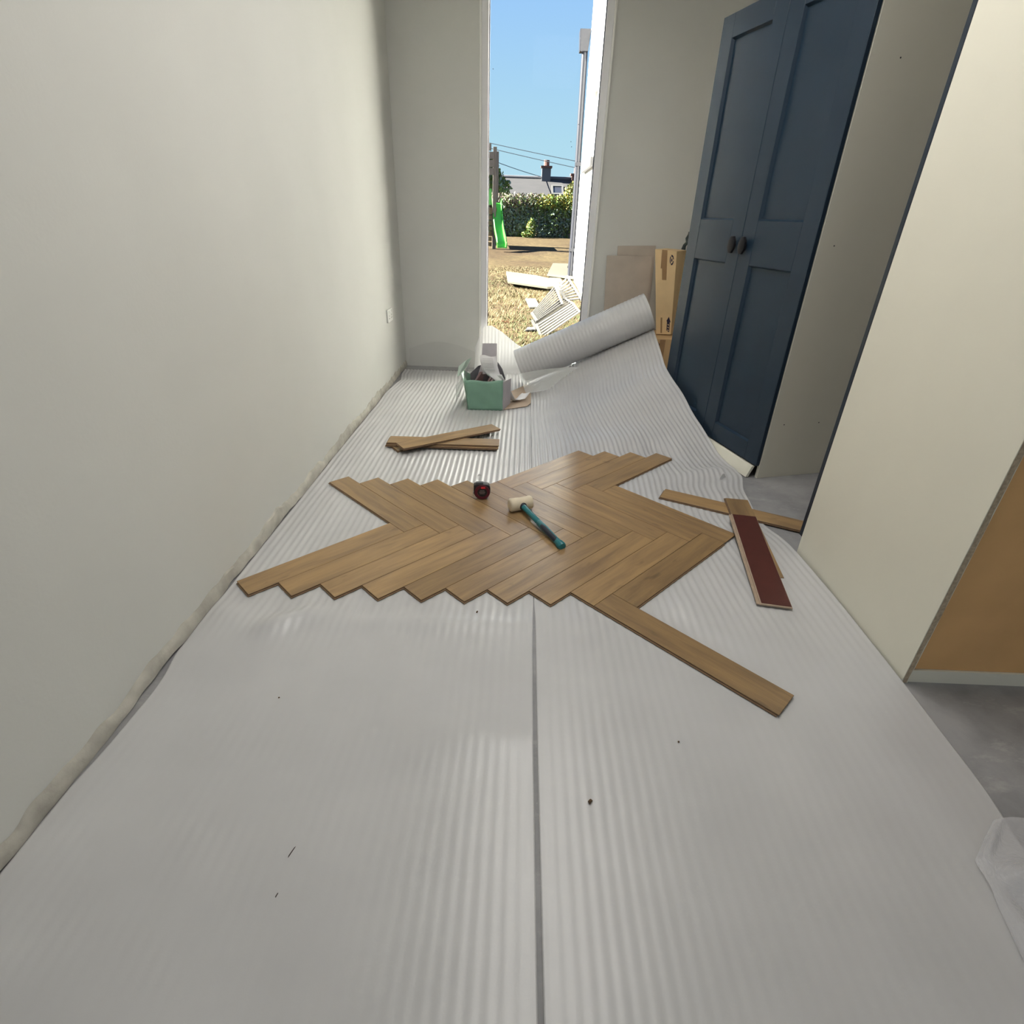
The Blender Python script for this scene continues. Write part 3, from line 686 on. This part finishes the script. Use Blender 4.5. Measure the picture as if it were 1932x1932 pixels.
# ------------------------------------------------------------------ wardrobe by the window (navy doors)
def shaker_door(parent, y0, y1, z0, z1, hinge_left, hy, th_=.020):
    D = empty('door'); D.parent = parent
    st_, b0, b1, mid0, mid1 = .097, z0, z0+.091, .952, 1.1444
    g = MB()
    g.box((0, y0, z0), (th_, y0+st_, z1)); g.box((0, y1-st_, z0), (th_, y1, z1))
    g.build('stile', MAT['navy'], D, bevel=.0012, seg=1)
    for a, b in ((z0, z0+.091), (mid0, mid1), (z1-.095, z1)):
        MB().box((.0004, y0+st_+.0004, a), (th_, y1-st_-.0004, b)).build('rail', MAT['navy'], D, bevel=.0012, seg=1)
    for a, b in ((z0+.091, mid0), (mid1, z1-.095)):
        MB().box((.0152, y0+st_-.004, a-.004), (th_-.001, y1-st_+.004, b+.004)).build('panel', MAT['navy'], D)
        g = MB()
        for (p, q) in (((.0, y0+st_, a), (.011, y0+st_+.007, b)), ((.0, y1-st_-.007, a), (.011, y1-st_, b)), ((.0, y0+st_, a), (.011, y1-st_, a+.007)), ((.0, y0+st_, b-.007), (.011, y1-st_, b))):
            pass
        # sloped moulding all round the panel
        ya, yb = y0+st_, y1-st_; dd, dp = .007, .0150
        o = [(0.0008, ya, a), (0.0008, yb, a), (0.0008, yb, b), (0.0008, ya, b)]; i_ = [(dp, ya+dd, a+dd), (dp, yb-dd, a+dd), (dp, yb-dd, b-dd), (dp, ya+dd, b-dd)]
        g.add(o+i_, [(k, (k+1) % 4, 4+(k+1) % 4, 4+k) for k in range(4)]); g.build('moulding', MAT['navy'], D)
    K = MB(); n = 8
    pl = [(hy+.027*math.cos(2*PI*k/n+PI/8), 1.037+.041*math.sin(2*PI*k/n+PI/8)) for k in range(n)]
    K.prism(pl, lambda a, b, d: (d, a, b), -.026, -.014)
    K.tube([(-.015, hy, 1.037), (.001, hy, 1.037)], .007, 10)
    K.build('handle', MAT['black'], D, bevel=.003, smooth=True)['label'] = 'black elongated octagonal knob'
    return D
W1 = thing('wardrobe', 'tall wardrobe with closed navy panelled doors and black knobs, nearer the window', 'wardrobe', (1.186, 2.535, 0), math.radians(15.63))
MB().box((.024, .0005, .0), (.600, .018, 2.012)).build('side_panel', MAT['cream'], W1, bevel=.0008, seg=1)
MB().box((.024, .980, .0), (.600, .9975, 2.012)).build('side_panel', MAT['cream'], W1, bevel=.0008, seg=1)
MB().box((.024, .019, 1.992), (.600, .979, 2.012)).build('top_panel', MAT['cream'], W1)
MB().box((.024, .019, .066), (.580, .979, .084)).build('bottom_shelf', MAT['cream'], W1)
MB().box((.588, .019, .086), (.593, .979, 1.990)).build('back_board', MAT['hardboard'], W1)
shaker_door(W1, .0015, .4965, .069, 2.003, True, .455)
shaker_door(W1, .4995, .9945, .069, 2.003, False, .541)
for (xx, zz) in ((.10, .28), (.10, 1.06), (.16, 1.98-.3), (.52, 1.06), (.30, .28)):
    MB().tube([(xx, -.0004, zz), (xx, .002, zz)], .003, 8).build('dowel_hole', MAT['hole'], W1)
# plinth strip lying loose under the doors
kp = thing('plinth_strip', 'loose cream plinth strip leaning under the nearest navy door', 'plinth', (1.186, 2.535, 0), math.radians(15.63))
MB().hexa([(-.030, .018, .004), (-.014, .018, .004), (-.014, .60, .004), (-.030, .60, .004), (-.006, .018, .062), (.010, .018, .062), (.010, .60, .062), (-.006, .60, .062)]).build('board', MAT['cream'], kp, bevel=.001)

# ------------------------------------------------------------------ wardrobe in front (seen from its back corner)
W2 = thing('wardrobe', 'tall wardrobe seen from behind with cream side panel and brown back', 'wardrobe', (1.110, 1.160, 0))
MB().box((0, .0, .0), (.018, .685, 2.012)).build('side_panel', MAT['cream'], W2, bevel=.0008, seg=1)
g = MB(); n = 160; r_ = np.convolve(RNG.normal(size=n), np.hanning(5)/2, 'same')
g.grid([[(.0012+.0006*r_[i], -.0010, z) for i, z in enumerate(np.linspace(.001, 2.01, n))], [(.0150+.0012*r_[-i-1], -.0010, z) for i, z in enumerate(np.linspace(.001, 2.01, n))], [(.0150+.0012*r_[-i-1], .0004, z) for i, z in enumerate(np.linspace(.001, 2.01, n))]]).build('raw_edge', MAT['chip'], W2)
MB().box((.982, .0, .0), (1.0, .685, 2.012)).build('side_panel', MAT['cream'], W2)
MB().box((.019, .0, 1.992), (.981, .685, 2.012)).build('top_panel', MAT['cream'], W2)
MB().box((.019, .010, .045), (.981, .014, 1.990)).build('back_board', MAT['hardboard'], W2)
MB().box((.019, .004, .0), (.981, .020, .044)).build('back_rail', MAT['cream'], W2)['label'] = 'cream rail below the back board'
MB().box((.019, .020, .060), (.981, .660, .078)).build('bottom_shelf', MAT['cream'], W2)
for k, (a, b) in enumerate(((.001, .4985), (.5015, .999))):
    MB().box((a, .689, .069), (b, .709, 2.003)).build('door', MAT['navydark'], W2, bevel=.001, seg=1)

# ------------------------------------------------------------------ cardboard behind the roll
t = thing('cardboard_sheet', 'grey brown card sheet leaning on the end wall, the taller one at the back', 'cardboard', (0, 0, 0), 0, 'card sheets leaning on the end wall')
MB().hexa([(.715, 4.520, .0), (.985, 4.520, 0), (.985, 4.524, 0), (.715, 4.524, 0), (.690, 4.588, .955), (.975, 4.588, .965), (.975, 4.592, .965), (.690, 4.592, .955)]).build('sheet', MAT['greyboard'], t)
t = thing('cardboard_sheet', 'grey brown card sheet leaning on the end wall, the shorter one in front', 'cardboard', (0, 0, 0), 0, 'card sheets leaning on the end wall')
MB().hexa([(.650, 4.500, .0), (.965, 4.500, 0), (.965, 4.504, 0), (.650, 4.504, 0), (.612, 4.566, .888), (.955, 4.566, .895), (.955, 4.570, .895), (.612, 4.570, .888)]).build('sheet', MAT['greyboard'], t)
lb = thing('cardboard_box', 'low brown cardboard box beside the wardrobe under the tall one', 'box')
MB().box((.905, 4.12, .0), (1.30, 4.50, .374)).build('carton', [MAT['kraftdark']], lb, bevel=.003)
MB().box((1.00, 4.116, .06), (1.04, 4.1195, .372)).build('packing_tape', MAT['packtape'], lb)
for k in range(4):
    MB().box((.960+.012*k, 4.1165, .335-.008*(k % 2)), (.968+.012*k, 4.1192, .350-.006*(k % 2))).build('printed_mark', MAT['ink'], lb)
tb = thing('cardboard_box', 'tall slim kraft cardboard box with brown tape and a dark arrow', 'box')
FTL, FTR, FBR, FBL = Vector((.911, 4.30, .954)), Vector((1.067, 4.30, .945)), Vector((1.112, 4.275, .380)), Vector((1.000, 4.275, .380))
bk = Vector((.125, .200, .0))
q = MB(); q.hexa([FBL, FBR, FBR+bk, FBL+bk, FTL, FTR, FTR+bk, FTL+bk]); q.build('carton', MAT['kraft'], tb, bevel=.003)
def onface(u, v, d=-.0035):    # u 0..1 across, v 0..1 up the front face
    return FBL.lerp(FBR, u).lerp(FTL.lerp(FTR, u), v)+Vector((0, d, 0))
def decal(name, pts, mat, d=-.003):
    n = len(pts); a = [onface(u, v, d) for u, v in pts]; b = [onface(u, v, -.0004) for u, v in pts]
    MB().add(a+b, [tuple(range(n)), tuple(range(2*n-1, n-1, -1))]+[(i, (i+1) % n, n+(i+1) % n, n+i) for i in range(n)]).build(name, mat, tb)
decal('packing_tape', [(.26, .79), (.32, 1.0), (.56, 1.0), (.56, .66), (.34, .66), (.33, .79)], MAT['packtape'])
decal('packing_tape', [(.30, .02), (.30, .21), (.40, .21), (.40, .02)], MAT['packtape'])
# round recycling style mark
cu, cv = .78, .895
def arc(a0, a1, ru, rv, n=10): return [(cu+ru*math.cos(t_), cv+rv*math.sin(t_)) for t_ in np.linspace(a0, a1, n)]
for a0 in (.2, 2.3, 4.4): decal('round_mark', arc(a0, a0+1.7, .095, .058)+arc(a0+1.7, a0, .062, .038), MAT['ink'], -.0028)
decal('round_mark', [(cu-.03, cv-.02), (cu+.03, cv-.012), (cu+.02, cv+.02), (cu-.02, cv+.012)], MAT['ink'], -.0028)
decal('arrow_mark', [(.69, .055), (.87, .03), (.87, .16), (.93, .155), (.80, .225), (.66, .17), (.70, .165)], MAT['ink'], -.0028)
for k in range(3): decal('arrow_lettering', [(.745, .052+.034*k), (.82, .045+.034*k), (.82, .062+.034*k), (.745, .069+.034*k)], MAT['kraft'], -.0036)
st_ = thing('dark_strap', 'dark green strap on top of the tall box beside the wardrobe', 'strap', (1.135, 4.40, .950))
g = MB(); g.tube([(.0, 0, .002), (.004, .0, .030), (.020, -.01, .05), (.012, .0, .075), (.030, .0, .105)], [.016, .012, .014, .010, .012], 8); g.build('webbing', MAT['strap'], st_)
MB().box((.018, -.014, .085), (.05, .014, .118)).build('buckle', MAT['black'], st_, bevel=.003)

# ------------------------------------------------------------------ crumbs and clear wrap on the underlay
for (nm, lab, x, y, L_, w_, rz, mt) in (('crumb', 'brown crumb on the right underlay sheet near the slit', .187, .757, .0065, .0045, .7, 'crumb'), ('splinter', 'dark thin splinter on the left underlay sheet in the foreground', -.419, .624, .018, .0018, 1.25, 'splinter'),
        ('splinter', 'short dark splinter nearer the viewer than the long one', -.418, .545, .005, .0012, 1.3, 'splinter'), ('crumb', 'dark crumb between the herringbone and the slit, on the left sheet', -.113, 1.392, .006, .003, 1.2, 'crumb'),
        ('crumb', 'small crumb on the right underlay sheet left of the outstretched plank tip', .421, .923, .003, .0025, .3, 'crumb'), ('crumb', 'tiny crumb on the left sheet below the parquet corner', -.60, 1.01, .0025, .002, .3, 'crumb')):
    t_ = thing(nm, lab, 'debris', (x, y, .0052), rz)
    MB().add([(-L_, -w_, 0), (L_, -w_*.6, 0), (L_*.8, w_, 0), (-L_*.7, w_*.8, 0), (-L_*.6, -w_*.5, w_*1.5), (L_*.5, -w_*.3, w_*1.3), (L_*.4, w_*.5, w_*1.2), (-L_*.4, w_*.4, w_*1.6)], [(3, 2, 1, 0), (4, 5, 6, 7), (0, 1, 5, 4), (1, 2, 6, 5), (2, 3, 7, 6), (3, 0, 4, 7)]).build('grain' if nm == 'crumb' else 'sliver', MAT[mt], t_, bevel=w_*.3)
pw = thing('plastic_wrap', 'crumpled clear plastic wrap lying over the right edge of the underlay', 'plastic')
xs_, ys_ = np.linspace(.0, 1.0, 60), np.linspace(0, 1, 70)
V = []
for t_ in ys_:
    yy = .30+.45*t_; x0 = np.interp(yy, [.30, .40, .52, .60, .66, .70, .75], [.885, .90, .925, .945, .955, 1.00, 1.06]); x1 = 1.34
    xx = x0+(x1-x0)*xs_
    zz = .0085+.016*np.abs(np.sin(7*xs_+4*t_))*np.sin(PI*np.clip(t_*1.05, 0, 1))*(xs_ > 0)+.020*np.exp(-((t_-.70)/.06)**2-((xs_-.2)/.2)**2)+.010*np.exp(-((xs_-.06)/.05)**2)*np.sin(9*t_)**2
    V.append(np.stack([xx, np.full_like(xx, yy)+.01*np.sin(8*xs_), zz], -1))
np_mesh('film', np.array(V).reshape(-1, 3), gridquads(70, 60), MAT['wrap'], pw)

# ================================================================== OUTSIDE
SL = .035
def gz(y): return SL*(y-5)-.05
xs_ = np.linspace(-45, 45, 46); ys_ = np.concatenate([np.linspace(4.95, 24, 60), np.linspace(25, 90, 20)])
V = np.array([[(x, y, gz(y)+(.010*math.sin(3.1*x+1.7*y)*math.sin(2.3*y-x) if y > 5.5 else 0)) for x in xs_] for y in ys_])
struct(np_mesh('lawn', V.reshape(-1, 3), gridquads(len(ys_), 46), MAT['lawn']), 'sloping dry lawn outside the window', 'lawn')
# grass: nobody could count it
nb = 14000
yb = 5.4+7.0*RNG.random(nb)**1.5; xb = -.75+1.75*RNG.random(nb)
hb = (.018+.035*RNG.random(nb))*np.where(yb < 9.2, 1.0, .6); az = RNG.random(nb)*2*PI; wd = .0045+.004*RNG.random(nb); ln = .5+.9*RNG.random(nb)
zb = gz(yb)-.004
ex, ey = np.cos(az), np.sin(az)
V = np.empty((nb, 3, 3)); V[:, 0] = np.stack([xb-ex*wd, yb-ey*wd, zb], -1); V[:, 1] = np.stack([xb+ex*wd, yb+ey*wd, zb], -1)
V[:, 2] = np.stack([xb-ey*hb*ln, yb+ex*hb*ln, zb+hb], -1)
pn = np.sin(2.1*xb+.9*yb)+np.sin(1.3*yb-2*xb)+RNG.normal(size=nb)*.7-(yb-7.6)*.45
mi = np.where(pn > .45, 1, 0)
go = np_mesh('grass', V.reshape(-1, 3), np.arange(nb*3).reshape(-1, 3), [MAT['straw'], MAT['grassgreen']], smooth=False, mi=mi)
tag(go, 'short patchy straw yellow and green grass outside the window', 'grass', kind='stuff')
t = thing('dead_leaves', 'rust coloured dead leaf clump on the grass outside', 'leaves', (-.187, 6.715, gz(6.715)))
for k in range(16):
    a, r = random.random()*6.28, random.random()*.10
    cxx, cyy, zz = r*math.cos(a)*1.3, r*math.sin(a)*1.2, .012+.02*random.random()
    MB().add([(cxx-.016, cyy, zz), (cxx, cyy-.008, zz+.008), (cxx+.018, cyy, zz+.003), (cxx, cyy+.009, zz+.012)], [(0, 1, 2, 3)]).build('leaf', MAT['rust'], t, solid=.001)

# white rendered wing of the house, with a window and a downpipe
wx = .872
wg = thing('house_wing', 'bright white rendered wing wall of the house outside, right of the window', 'wall')
g = MB()
g.box((wx, 4.95, -.4), (3.2, 9.05, 5.6)); g.box((wx, 9.75, -.4), (3.2, 10.86, 5.6)); g.box((wx, 9.05, -.4), (3.2, 9.75, 1.80)); g.box((wx, 9.05, 2.72), (3.2, 9.75, 5.6)); g.box((wx+.16, 9.05, 1.80), (3.2, 9.75, 2.72))
g.build('wall', MAT['render'], wg)
MB().box((wx-.055, 8.72, 1.75), (wx+.15, 10.10, 1.86)).build('sill', MAT['sill'], wg, bevel=.008)
wf = MB(); 
for a, b in (((wx+.07, 9.05, 1.86), (wx+.12, 9.11, 2.72)), ((wx+.07, 9.69, 1.86), (wx+.12, 9.75, 2.72)), ((wx+.07, 9.11, 1.86), (wx+.12, 9.69, 1.92)), ((wx+.07, 9.11, 2.66), (wx+.12, 9.69, 2.72))): wf.box(a, b)
wfo = wf.build('window_frame', MAT['sill'], wg)
MB().box((wx+.09, 9.11, 1.92), (wx+.10, 9.69, 2.66)).build('pane', MAT['glass'], wfo)
for yy in (10.30, 10.55): MB().box((wx-.008, yy, 3.10), (wx+.002, yy+.05, 3.36)).build('wall_slot', MAT['sill'], wg)
dp = thing('downpipe', 'lilac grey downpipe with square hopper head at the wing corner', 'pipe', (0, 0, 0))
g = MB(); g.tube([(wx+.025-.07, 10.92, gz(10.9)), (wx-.045, 10.92, 1.2), (wx-.075, 10.92, 3.45)], .048, 12); g.build('pipe', MAT['pipe'], dp, smooth=True)
g = MB(); g.hexa([(wx-.16, 10.84, 3.40), (wx-.03, 10.84, 3.40), (wx-.03, 11.0, 3.40), (wx-.16, 11.0, 3.40), (wx-.175, 10.80, 3.66), (wx-.005, 10.80, 3.66), (wx-.005, 11.02, 3.66), (wx-.175, 11.02, 3.66)]); g.build('hopper_head', MAT['pipe'], dp, bevel=.008)
for zz in (.6, 1.9): MB().box((wx-.10, 10.86, zz), (wx+.001, 10.90, zz+.05)).build('bracket', MAT['pipe'], dp)

# boards and offcuts lying on the lawn
def slab(name, lab, cat, pts, h0, h1, mt, grp=None):
    t_ = thing(name, lab, cat, (0, 0, 0), 0, grp)
    n = len(pts); b = [(x, y, gz(y)+h0) for x, y in pts]; u_ = [(x, y, gz(y)+h1) for x, y in pts]
    MB().add(b+u_, [tuple(range(n-1, -1, -1)), tuple(range(n, 2*n))]+[(i, (i+1) % n, n+(i+1) % n, n+i) for i in range(n)]).build('board', mt, t_, bevel=.003, seg=1)
gbd = 'pale boards lying on the lawn'
slab('board', 'long pale yellow board lying on the lawn', 'board', [(-.275, 9.60), (.36, 9.14), (.62, 9.30), (.45, 10.06), (.20, 10.45), (-.344, 10.86)], .05, .085, MAT['paleboard'], gbd)
slab('board', 'square pale board on the lawn by the downpipe', 'board', [(.40, 10.9), (.86, 10.55), (.86, 12.2), (.932, 12.89), (.59, 12.89)], .02, .04, MAT['paleboard'], gbd)
slab('board', 'thin pale offcut behind the long yellow board', 'board', [(.34, 10.35), (.66, 10.05), (.64, 10.62), (.45, 10.66)], .01, .03, MAT['paleboard'], gbd)
slab('board', 'small white board piece left of the slatted panels', 'board', [(.075, 7.68), (.22, 7.75), (.163, 8.38), (.018, 8.35)], .01, .03, MAT['whitepaint'], gbd)
slab('debris_scrap', 'grey scrap lying in the grass below the slatted panels', 'scrap', [(.03, 6.30), (.16, 6.33), (.13, 6.46), (.05, 6.44)], .01, .03, MAT['sill'])

# white slatted panels leaning in a pile
def on_plane(px, py, off=0.0):
    """point of the leaning plane y = 6.2 + 1.2 z (shifted by off) on the sight line of photo pixel px, py"""
    d = (px-966)/F_PX*r2-(py-966)/F_PX*u2+fwd
    t_ = (6.2+off+1.2*H)/(d.y-1.2*d.z); return Vector((0, 0, H))+d*t_
def slat_panel(lab, A0, A1, B0, B1, n, off, w_=.022, rail=.028, inner=()):
    """slats run A->B; A0..A1 is the lower-left end rail, B0..B1 the upper-right one"""
    t_ = thing('slatted_panel', lab, 'slatted panel', (0, 0, 0), 0, 'white slatted panels by the wing wall')
    a0, a1, b0, b1 = (on_plane(*q, off) for q in (A0, A1, B0, B1)); nrm = Vector((0, -1, 1.2)).normalized()
    for k in range(n):
        f = (k+.5)/n
        MB().beam(a0.lerp(a1, f), b0.lerp(b1, f), (a1-a0).length/n*.52, .016, nrm).build('slat', MAT['whitepaint'], t_)
    for p, q in ((a0, a1), (b0, b1)): MB().beam(p, q, rail, .024, nrm).build('rail', MAT['whitepaint'], t_)
    for f in inner: MB().beam(a0.lerp(b0, f), a1.lerp(b1, f), rail*.7, .022, nrm).build('rail', MAT['whitepaint'], t_)
slat_panel('white slatted panel at the front left of the leaning pile', (1003, 590), (1013, 606), (1046, 538), (1061, 575), 9, 0.02)
slat_panel('white slatted panel with wide gaps at the upper right of the pile', (1051, 540), (1069, 568), (1069, 521), (1097, 566), 8, 0.10, .030)
slat_panel('white slatted panel lowest in the leaning pile', (1012, 612), (1022, 640), (1078, 571), (1094, 590), 6, -.02, .030, .026)
slat_panel('white slatted panel sunk between the other three', (1004, 604), (1012, 622), (1062, 562), (1084, 576), 6, .06, .028, .026)

# play tower with green slide, at the left of the view
pt = thing('play_tower', 'timber play tower with lime green slide on the lawn', 'play tower')
py_ = 16.2; gp = gz(py_)
for x in (-.86, -1.95):
    for dy in (0, 1.1):
        MB().box((x-.045, py_+dy-.045, gp-.05), (x+.045, py_+dy+.045, 2.62)).build('post', MAT['post'], pt, bevel=.008)
for k in range(4): MB().box((-2.0, py_-.07, 2.02+.17*k), (-.88 if k < 3 else -.95, py_-.045, 2.17+.17*k)).build('plank', MAT['post'], pt)
MB().box((-1.95, py_-.04, 1.22), (-.80, py_+1.1, 1.30)).build('platform', MAT['tanwood'], pt)
MB().box((-1.92, py_-.065, 1.36), (-.93, py_-.045, 1.72)).build('green_panel', MAT['lime'], pt)
for k in range(7): MB().box((-1.92, py_-.075, gp+.06+.125*k), (-.915, py_-.045, gp+.155+.125*k)).build('climbing_plank', MAT['tanwood'], pt)
rows_l, bed = [], []
n = 22
for i in range(n):
    t_ = i/(n-1); x = -.80+.20*t_; y = py_+.15-1.1*t_; z = gp+.06+(1.00)*(1-t_)**1.0*(1-.35*math.sin(PI*t_))+.00
    if t_ > .9: z = gp+.10-.05*(t_-.9)*10*.5
    bed.append((x, y, z))
tp = [(-.13, .10), (-.11, .12), (-.09, .015), (.09, .015), (.11, .12), (.13, .10), (.12, -.01), (-.12, -.01)]
vs, fs = [], []
for (x, y, z) in bed: vs += [(x+a, y, z+b) for a, b in tp]
m_ = len(tp)
for i in range(n-1):
    for k in range(m_): fs.append((i*m_+k, i*m_+(k+1) % m_, (i+1)*m_+(k+1) % m_, (i+1)*m_+k))
fs += [tuple(range(m_)), tuple((n-1)*m_+k for k in range(m_-1, -1, -1))]
MB().add(vs, fs).build('slide', MAT['lime'], pt, smooth=True)

# hedge and shrubs
def foliage(name, parent, boxes, n, size, mats, probs, elong=1.0):
    """leaf quads scattered in ellipsoid clumps: boxes = (cx,cy,cz,rx,ry,rz)"""
    boxes = np.array(boxes); wgt = boxes[:, 3]*boxes[:, 5]; idx = RNG.choice(len(boxes), n, p=wgt/wgt.sum())
    d = RNG.normal(size=(n, 3)); d /= np.linalg.norm(d, axis=1)[:, None]; rr = RNG.random(n)[:, None]**.25
    P = boxes[idx, :3]+d*rr*boxes[idx, 3:]
    a = RNG.normal(size=(n, 3)); a /= np.linalg.norm(a, axis=1)[:, None]; b = np.cross(a, RNG.normal(size=(n, 3))); b /= np.linalg.norm(b, axis=1)[:, None]
    if elong > 1.5: a[:, 2] = np.abs(a[:, 2])*2+.5; a /= np.linalg.norm(a, axis=1)[:, None]
    sz = size*(.6+.8*RNG.random(n))[:, None]
    V = np.stack([P-a*sz*elong, P+b*sz*.5, P+a*sz*elong, P-b*sz*.5], 1).reshape(-1, 3)
    pz = probs(P) if callable(probs) else np.tile(probs, (n, 1))
    cum = pz.cumsum(1); mi = (RNG.random(n)[:, None] > cum).sum(1).clip(0, len(mats)-1)
    o = np_mesh(name, V, np.arange(n*4).reshape(-1, 4), [MAT[k] for k in mats], parent, smooth=False, mi=mi)
    o['kind'] = 'stuff'; return o
HY = 21.2; hg = gz(HY)
def hedge(lab, x0, x1, top_, mats, probs, n, dy=0):
    h = thing('hedge', lab, 'hedge', ((x0+x1)/2, HY, hg))
    cx0 = -(x0+x1)/2
    bx = [(x+cx0+.06*random.random(), dy+.2*random.random(), z, .30, .26, .24) for x in np.arange(x0+.2, x1-.1, .24) for z in np.arange(.18, top_-.12, .22)]
    foliage('foliage', h, bx, n, .045, mats, probs)
    g = MB()
    for k in range(int((x1-x0)/.22)):
        xx = x0+cx0+.22*k+.1; g.tube([(xx, dy+.02, -.05), (xx+.05, dy, top_*.5), (xx-.04, dy+.05, top_*.9)], [.02, .014, .006], 5)
    g.build('stems', MAT['twig'], h)['kind'] = 'stuff'
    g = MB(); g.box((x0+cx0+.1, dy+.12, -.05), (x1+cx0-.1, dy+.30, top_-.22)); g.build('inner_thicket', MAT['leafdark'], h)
    return h
hedge('dry twiggy hedge with a brown top, left of the yellow one', -2.6, .35, 1.22, ['leafdark', 'twig', 'leafgreen'], lambda P: np.stack([np.clip(1.0-.9*sst(.65, 1.1, P[:, 2]), 0, 1), .8*sst(.65, 1.1, P[:, 2]), np.full(len(P), .3)], 1)/np.stack([np.clip(1.0-.9*sst(.65, 1.1, P[:, 2]), 0, 1)+.8*sst(.65, 1.1, P[:, 2])+.3], 1), 15000)
hedge('green hedge with a bright yellow top at the right', .25, 3.4, 1.30, ['leafdark', 'leafyellow', 'leafgreen'], lambda P: (lambda a: a/a.sum(1, keepdims=True))(np.stack([np.clip(1.0-1.0*sst(.35, .95, P[:, 2]), 0, 1), .95*sst(.80, 1.1, P[:, 2]), .35+.3*sst(.4, .8, P[:, 2])], 1)), 15000, dy=-.15)
sb = thing('shrub', 'small bright green weed at the foot of the hedge', 'shrub', (.15, HY-.55, gz(HY-.55)))
foliage('foliage', sb, [(0, 0, .28, .16, .14, .30), (-.1, 0, .10, .22, .15, .12)], 700, .04, ['leafgreen', 'leafyellow'], [.8, .2])
MB().tube([(0, 0, -.02), (.02, 0, .5)], .012, 6).build('stem', MAT['twig'], sb)
sb = thing('shrub', 'yellow flowering shrub standing above the right end of the hedge', 'shrub', (1.62, HY+1.0, gz(HY+1)))
foliage('foliage', sb, [(0, 0, 1.35, .36, .3, .34), (.3, 0, 1.2, .35, .3, .4), (.1, 0, .7, .4, .3, .7)], 2600, .05, ['leafyellow', 'leafgreen'], [.6, .4])
MB().tube([(0, 0, -.05), (.02, 0, 1.2)], .03, 6).build('stem', MAT['twig'], sb)
tr = thing('tree', 'leafy green tree rising behind the play tower', 'tree', (-1.75, 22.6, gz(22.6)))
MB().tube([(0, 0, -.1), (.03, 0, 1.4), (.0, 0, 2.6)], [.10, .08, .04], 8).build('trunk', MAT['twig'], tr)
foliage('foliage', tr, [(-.1, 0, 2.05, .55, .5, .55), (.0, 0, 2.5, .38, .35, .5), (.50, 0, 1.65, .42, .3, .42), (.80, 0, 1.45, .36, .3, .30), (.30, 0, 2.0, .40, .3, .45)], 3600, .065, ['leafgreen', 'leafdark'], [.65, .35])

# house beyond the hedge
hs = thing('house', 'grey tiled bungalow beyond the hedge', 'house', (0, 26.2, 0))
o = MB().hexa([(-9, 0, 0), (9, 0, 0), (9, 3.2, 1.35), (-9, 3.2, 1.35), (-9, 0, .06), (9, 0, .06), (9, 3.2, 1.41), (-9, 3.2, 1.41)]).build('roof', MAT['roof'], hs, loc=(0, -.4, 1.25))
MB().box((-8.6, .3, .2), (8.6, 6.0, 1.45)).build('wall', MAT['housewall'], hs)
o2 = MB().hexa([(-9, 3.2, 1.35), (9, 3.2, 1.35), (9, 6.4, 0), (-9, 6.4, 0), (-9, 3.2, 1.41), (9, 3.2, 1.41), (9, 6.4, .06), (-9, 6.4, .06)]).build('roof', MAT['roof'], hs, loc=(0, -.4, 1.25))
MB().tube([(-9, 2.8, 2.68), (9, 2.8, 2.68)], .07, 8).build('ridge', MAT['chimney'], hs)
def chimney(x, mt, w_=.40, h=.38):
    c_ = MB().box((x-w_/2, 2.5, 2.45), (x+w_/2, 3.0, 2.68+h)).build('chimney_stack', mt, hs, bevel=.01)
    MB().box((x-w_/2-.05, 2.45, 2.68+h), (x+w_/2+.05, 3.05, 2.75+h)).build('chimney_cap', MAT['brick'], c_)
    MB().tube([(x, 2.75, 2.74+h), (x, 2.75, 2.98+h)], .13, 10).build('chimney_pot', MAT['brick'], c_)
chimney(.78, MAT['chimney']); chimney(2.15, MAT['brick'], .45, .12)
def on_roof(x, y, h): return (x, y, 1.25+.06+.4219*(y+.4)+h)
sw = MB()
for (x0, x1, y0, y1) in ((1.02, 1.54, 1.10, 1.22), (1.02, 1.54, 1.90, 2.02), (1.02, 1.09, 1.22, 1.90), (1.47, 1.54, 1.22, 1.90)):
    sw.hexa([on_roof(x0, y0, -.02), on_roof(x1, y0, -.02), on_roof(x1, y1, -.02), on_roof(x0, y1, -.02), on_roof(x0, y0, .07), on_roof(x1, y0, .07), on_roof(x1, y1, .07), on_roof(x0, y1, .07)])
so = sw.build('roof_window', MAT['whitepaint'], hs)
MB().hexa([on_roof(*q, h) for h in (.01, .03) for q in ((1.09, 1.22), (1.47, 1.22), (1.47, 1.90), (1.09, 1.90))]).build('pane', MAT['pipe'], so)

# overhead cables
for lab, a, b in (('thick overhead cable, uppermost of the three', (-4.6, 24, 3.98), (6.0, 24, 2.46)), ('thinner overhead cable just below the uppermost', (-4.6, 24, 3.87), (6.0, 24, 2.19)), ('short steep overhead cable running down to the roof ridge', (-3.4, 24.2, 3.62), (.72, 29.0, 2.69))):
    t_ = thing('overhead_cable', lab, 'cable', (0, 0, 0), 0, 'overhead cables')
    A_, B_ = Vector(a), Vector(b)
    MB().tube([A_.lerp(B_, f)-Vector((0, 0, .10*4*f*(1-f))) for f in np.linspace(0, 1, 12)], .013, 6).build('line', MAT['wire'], t_)
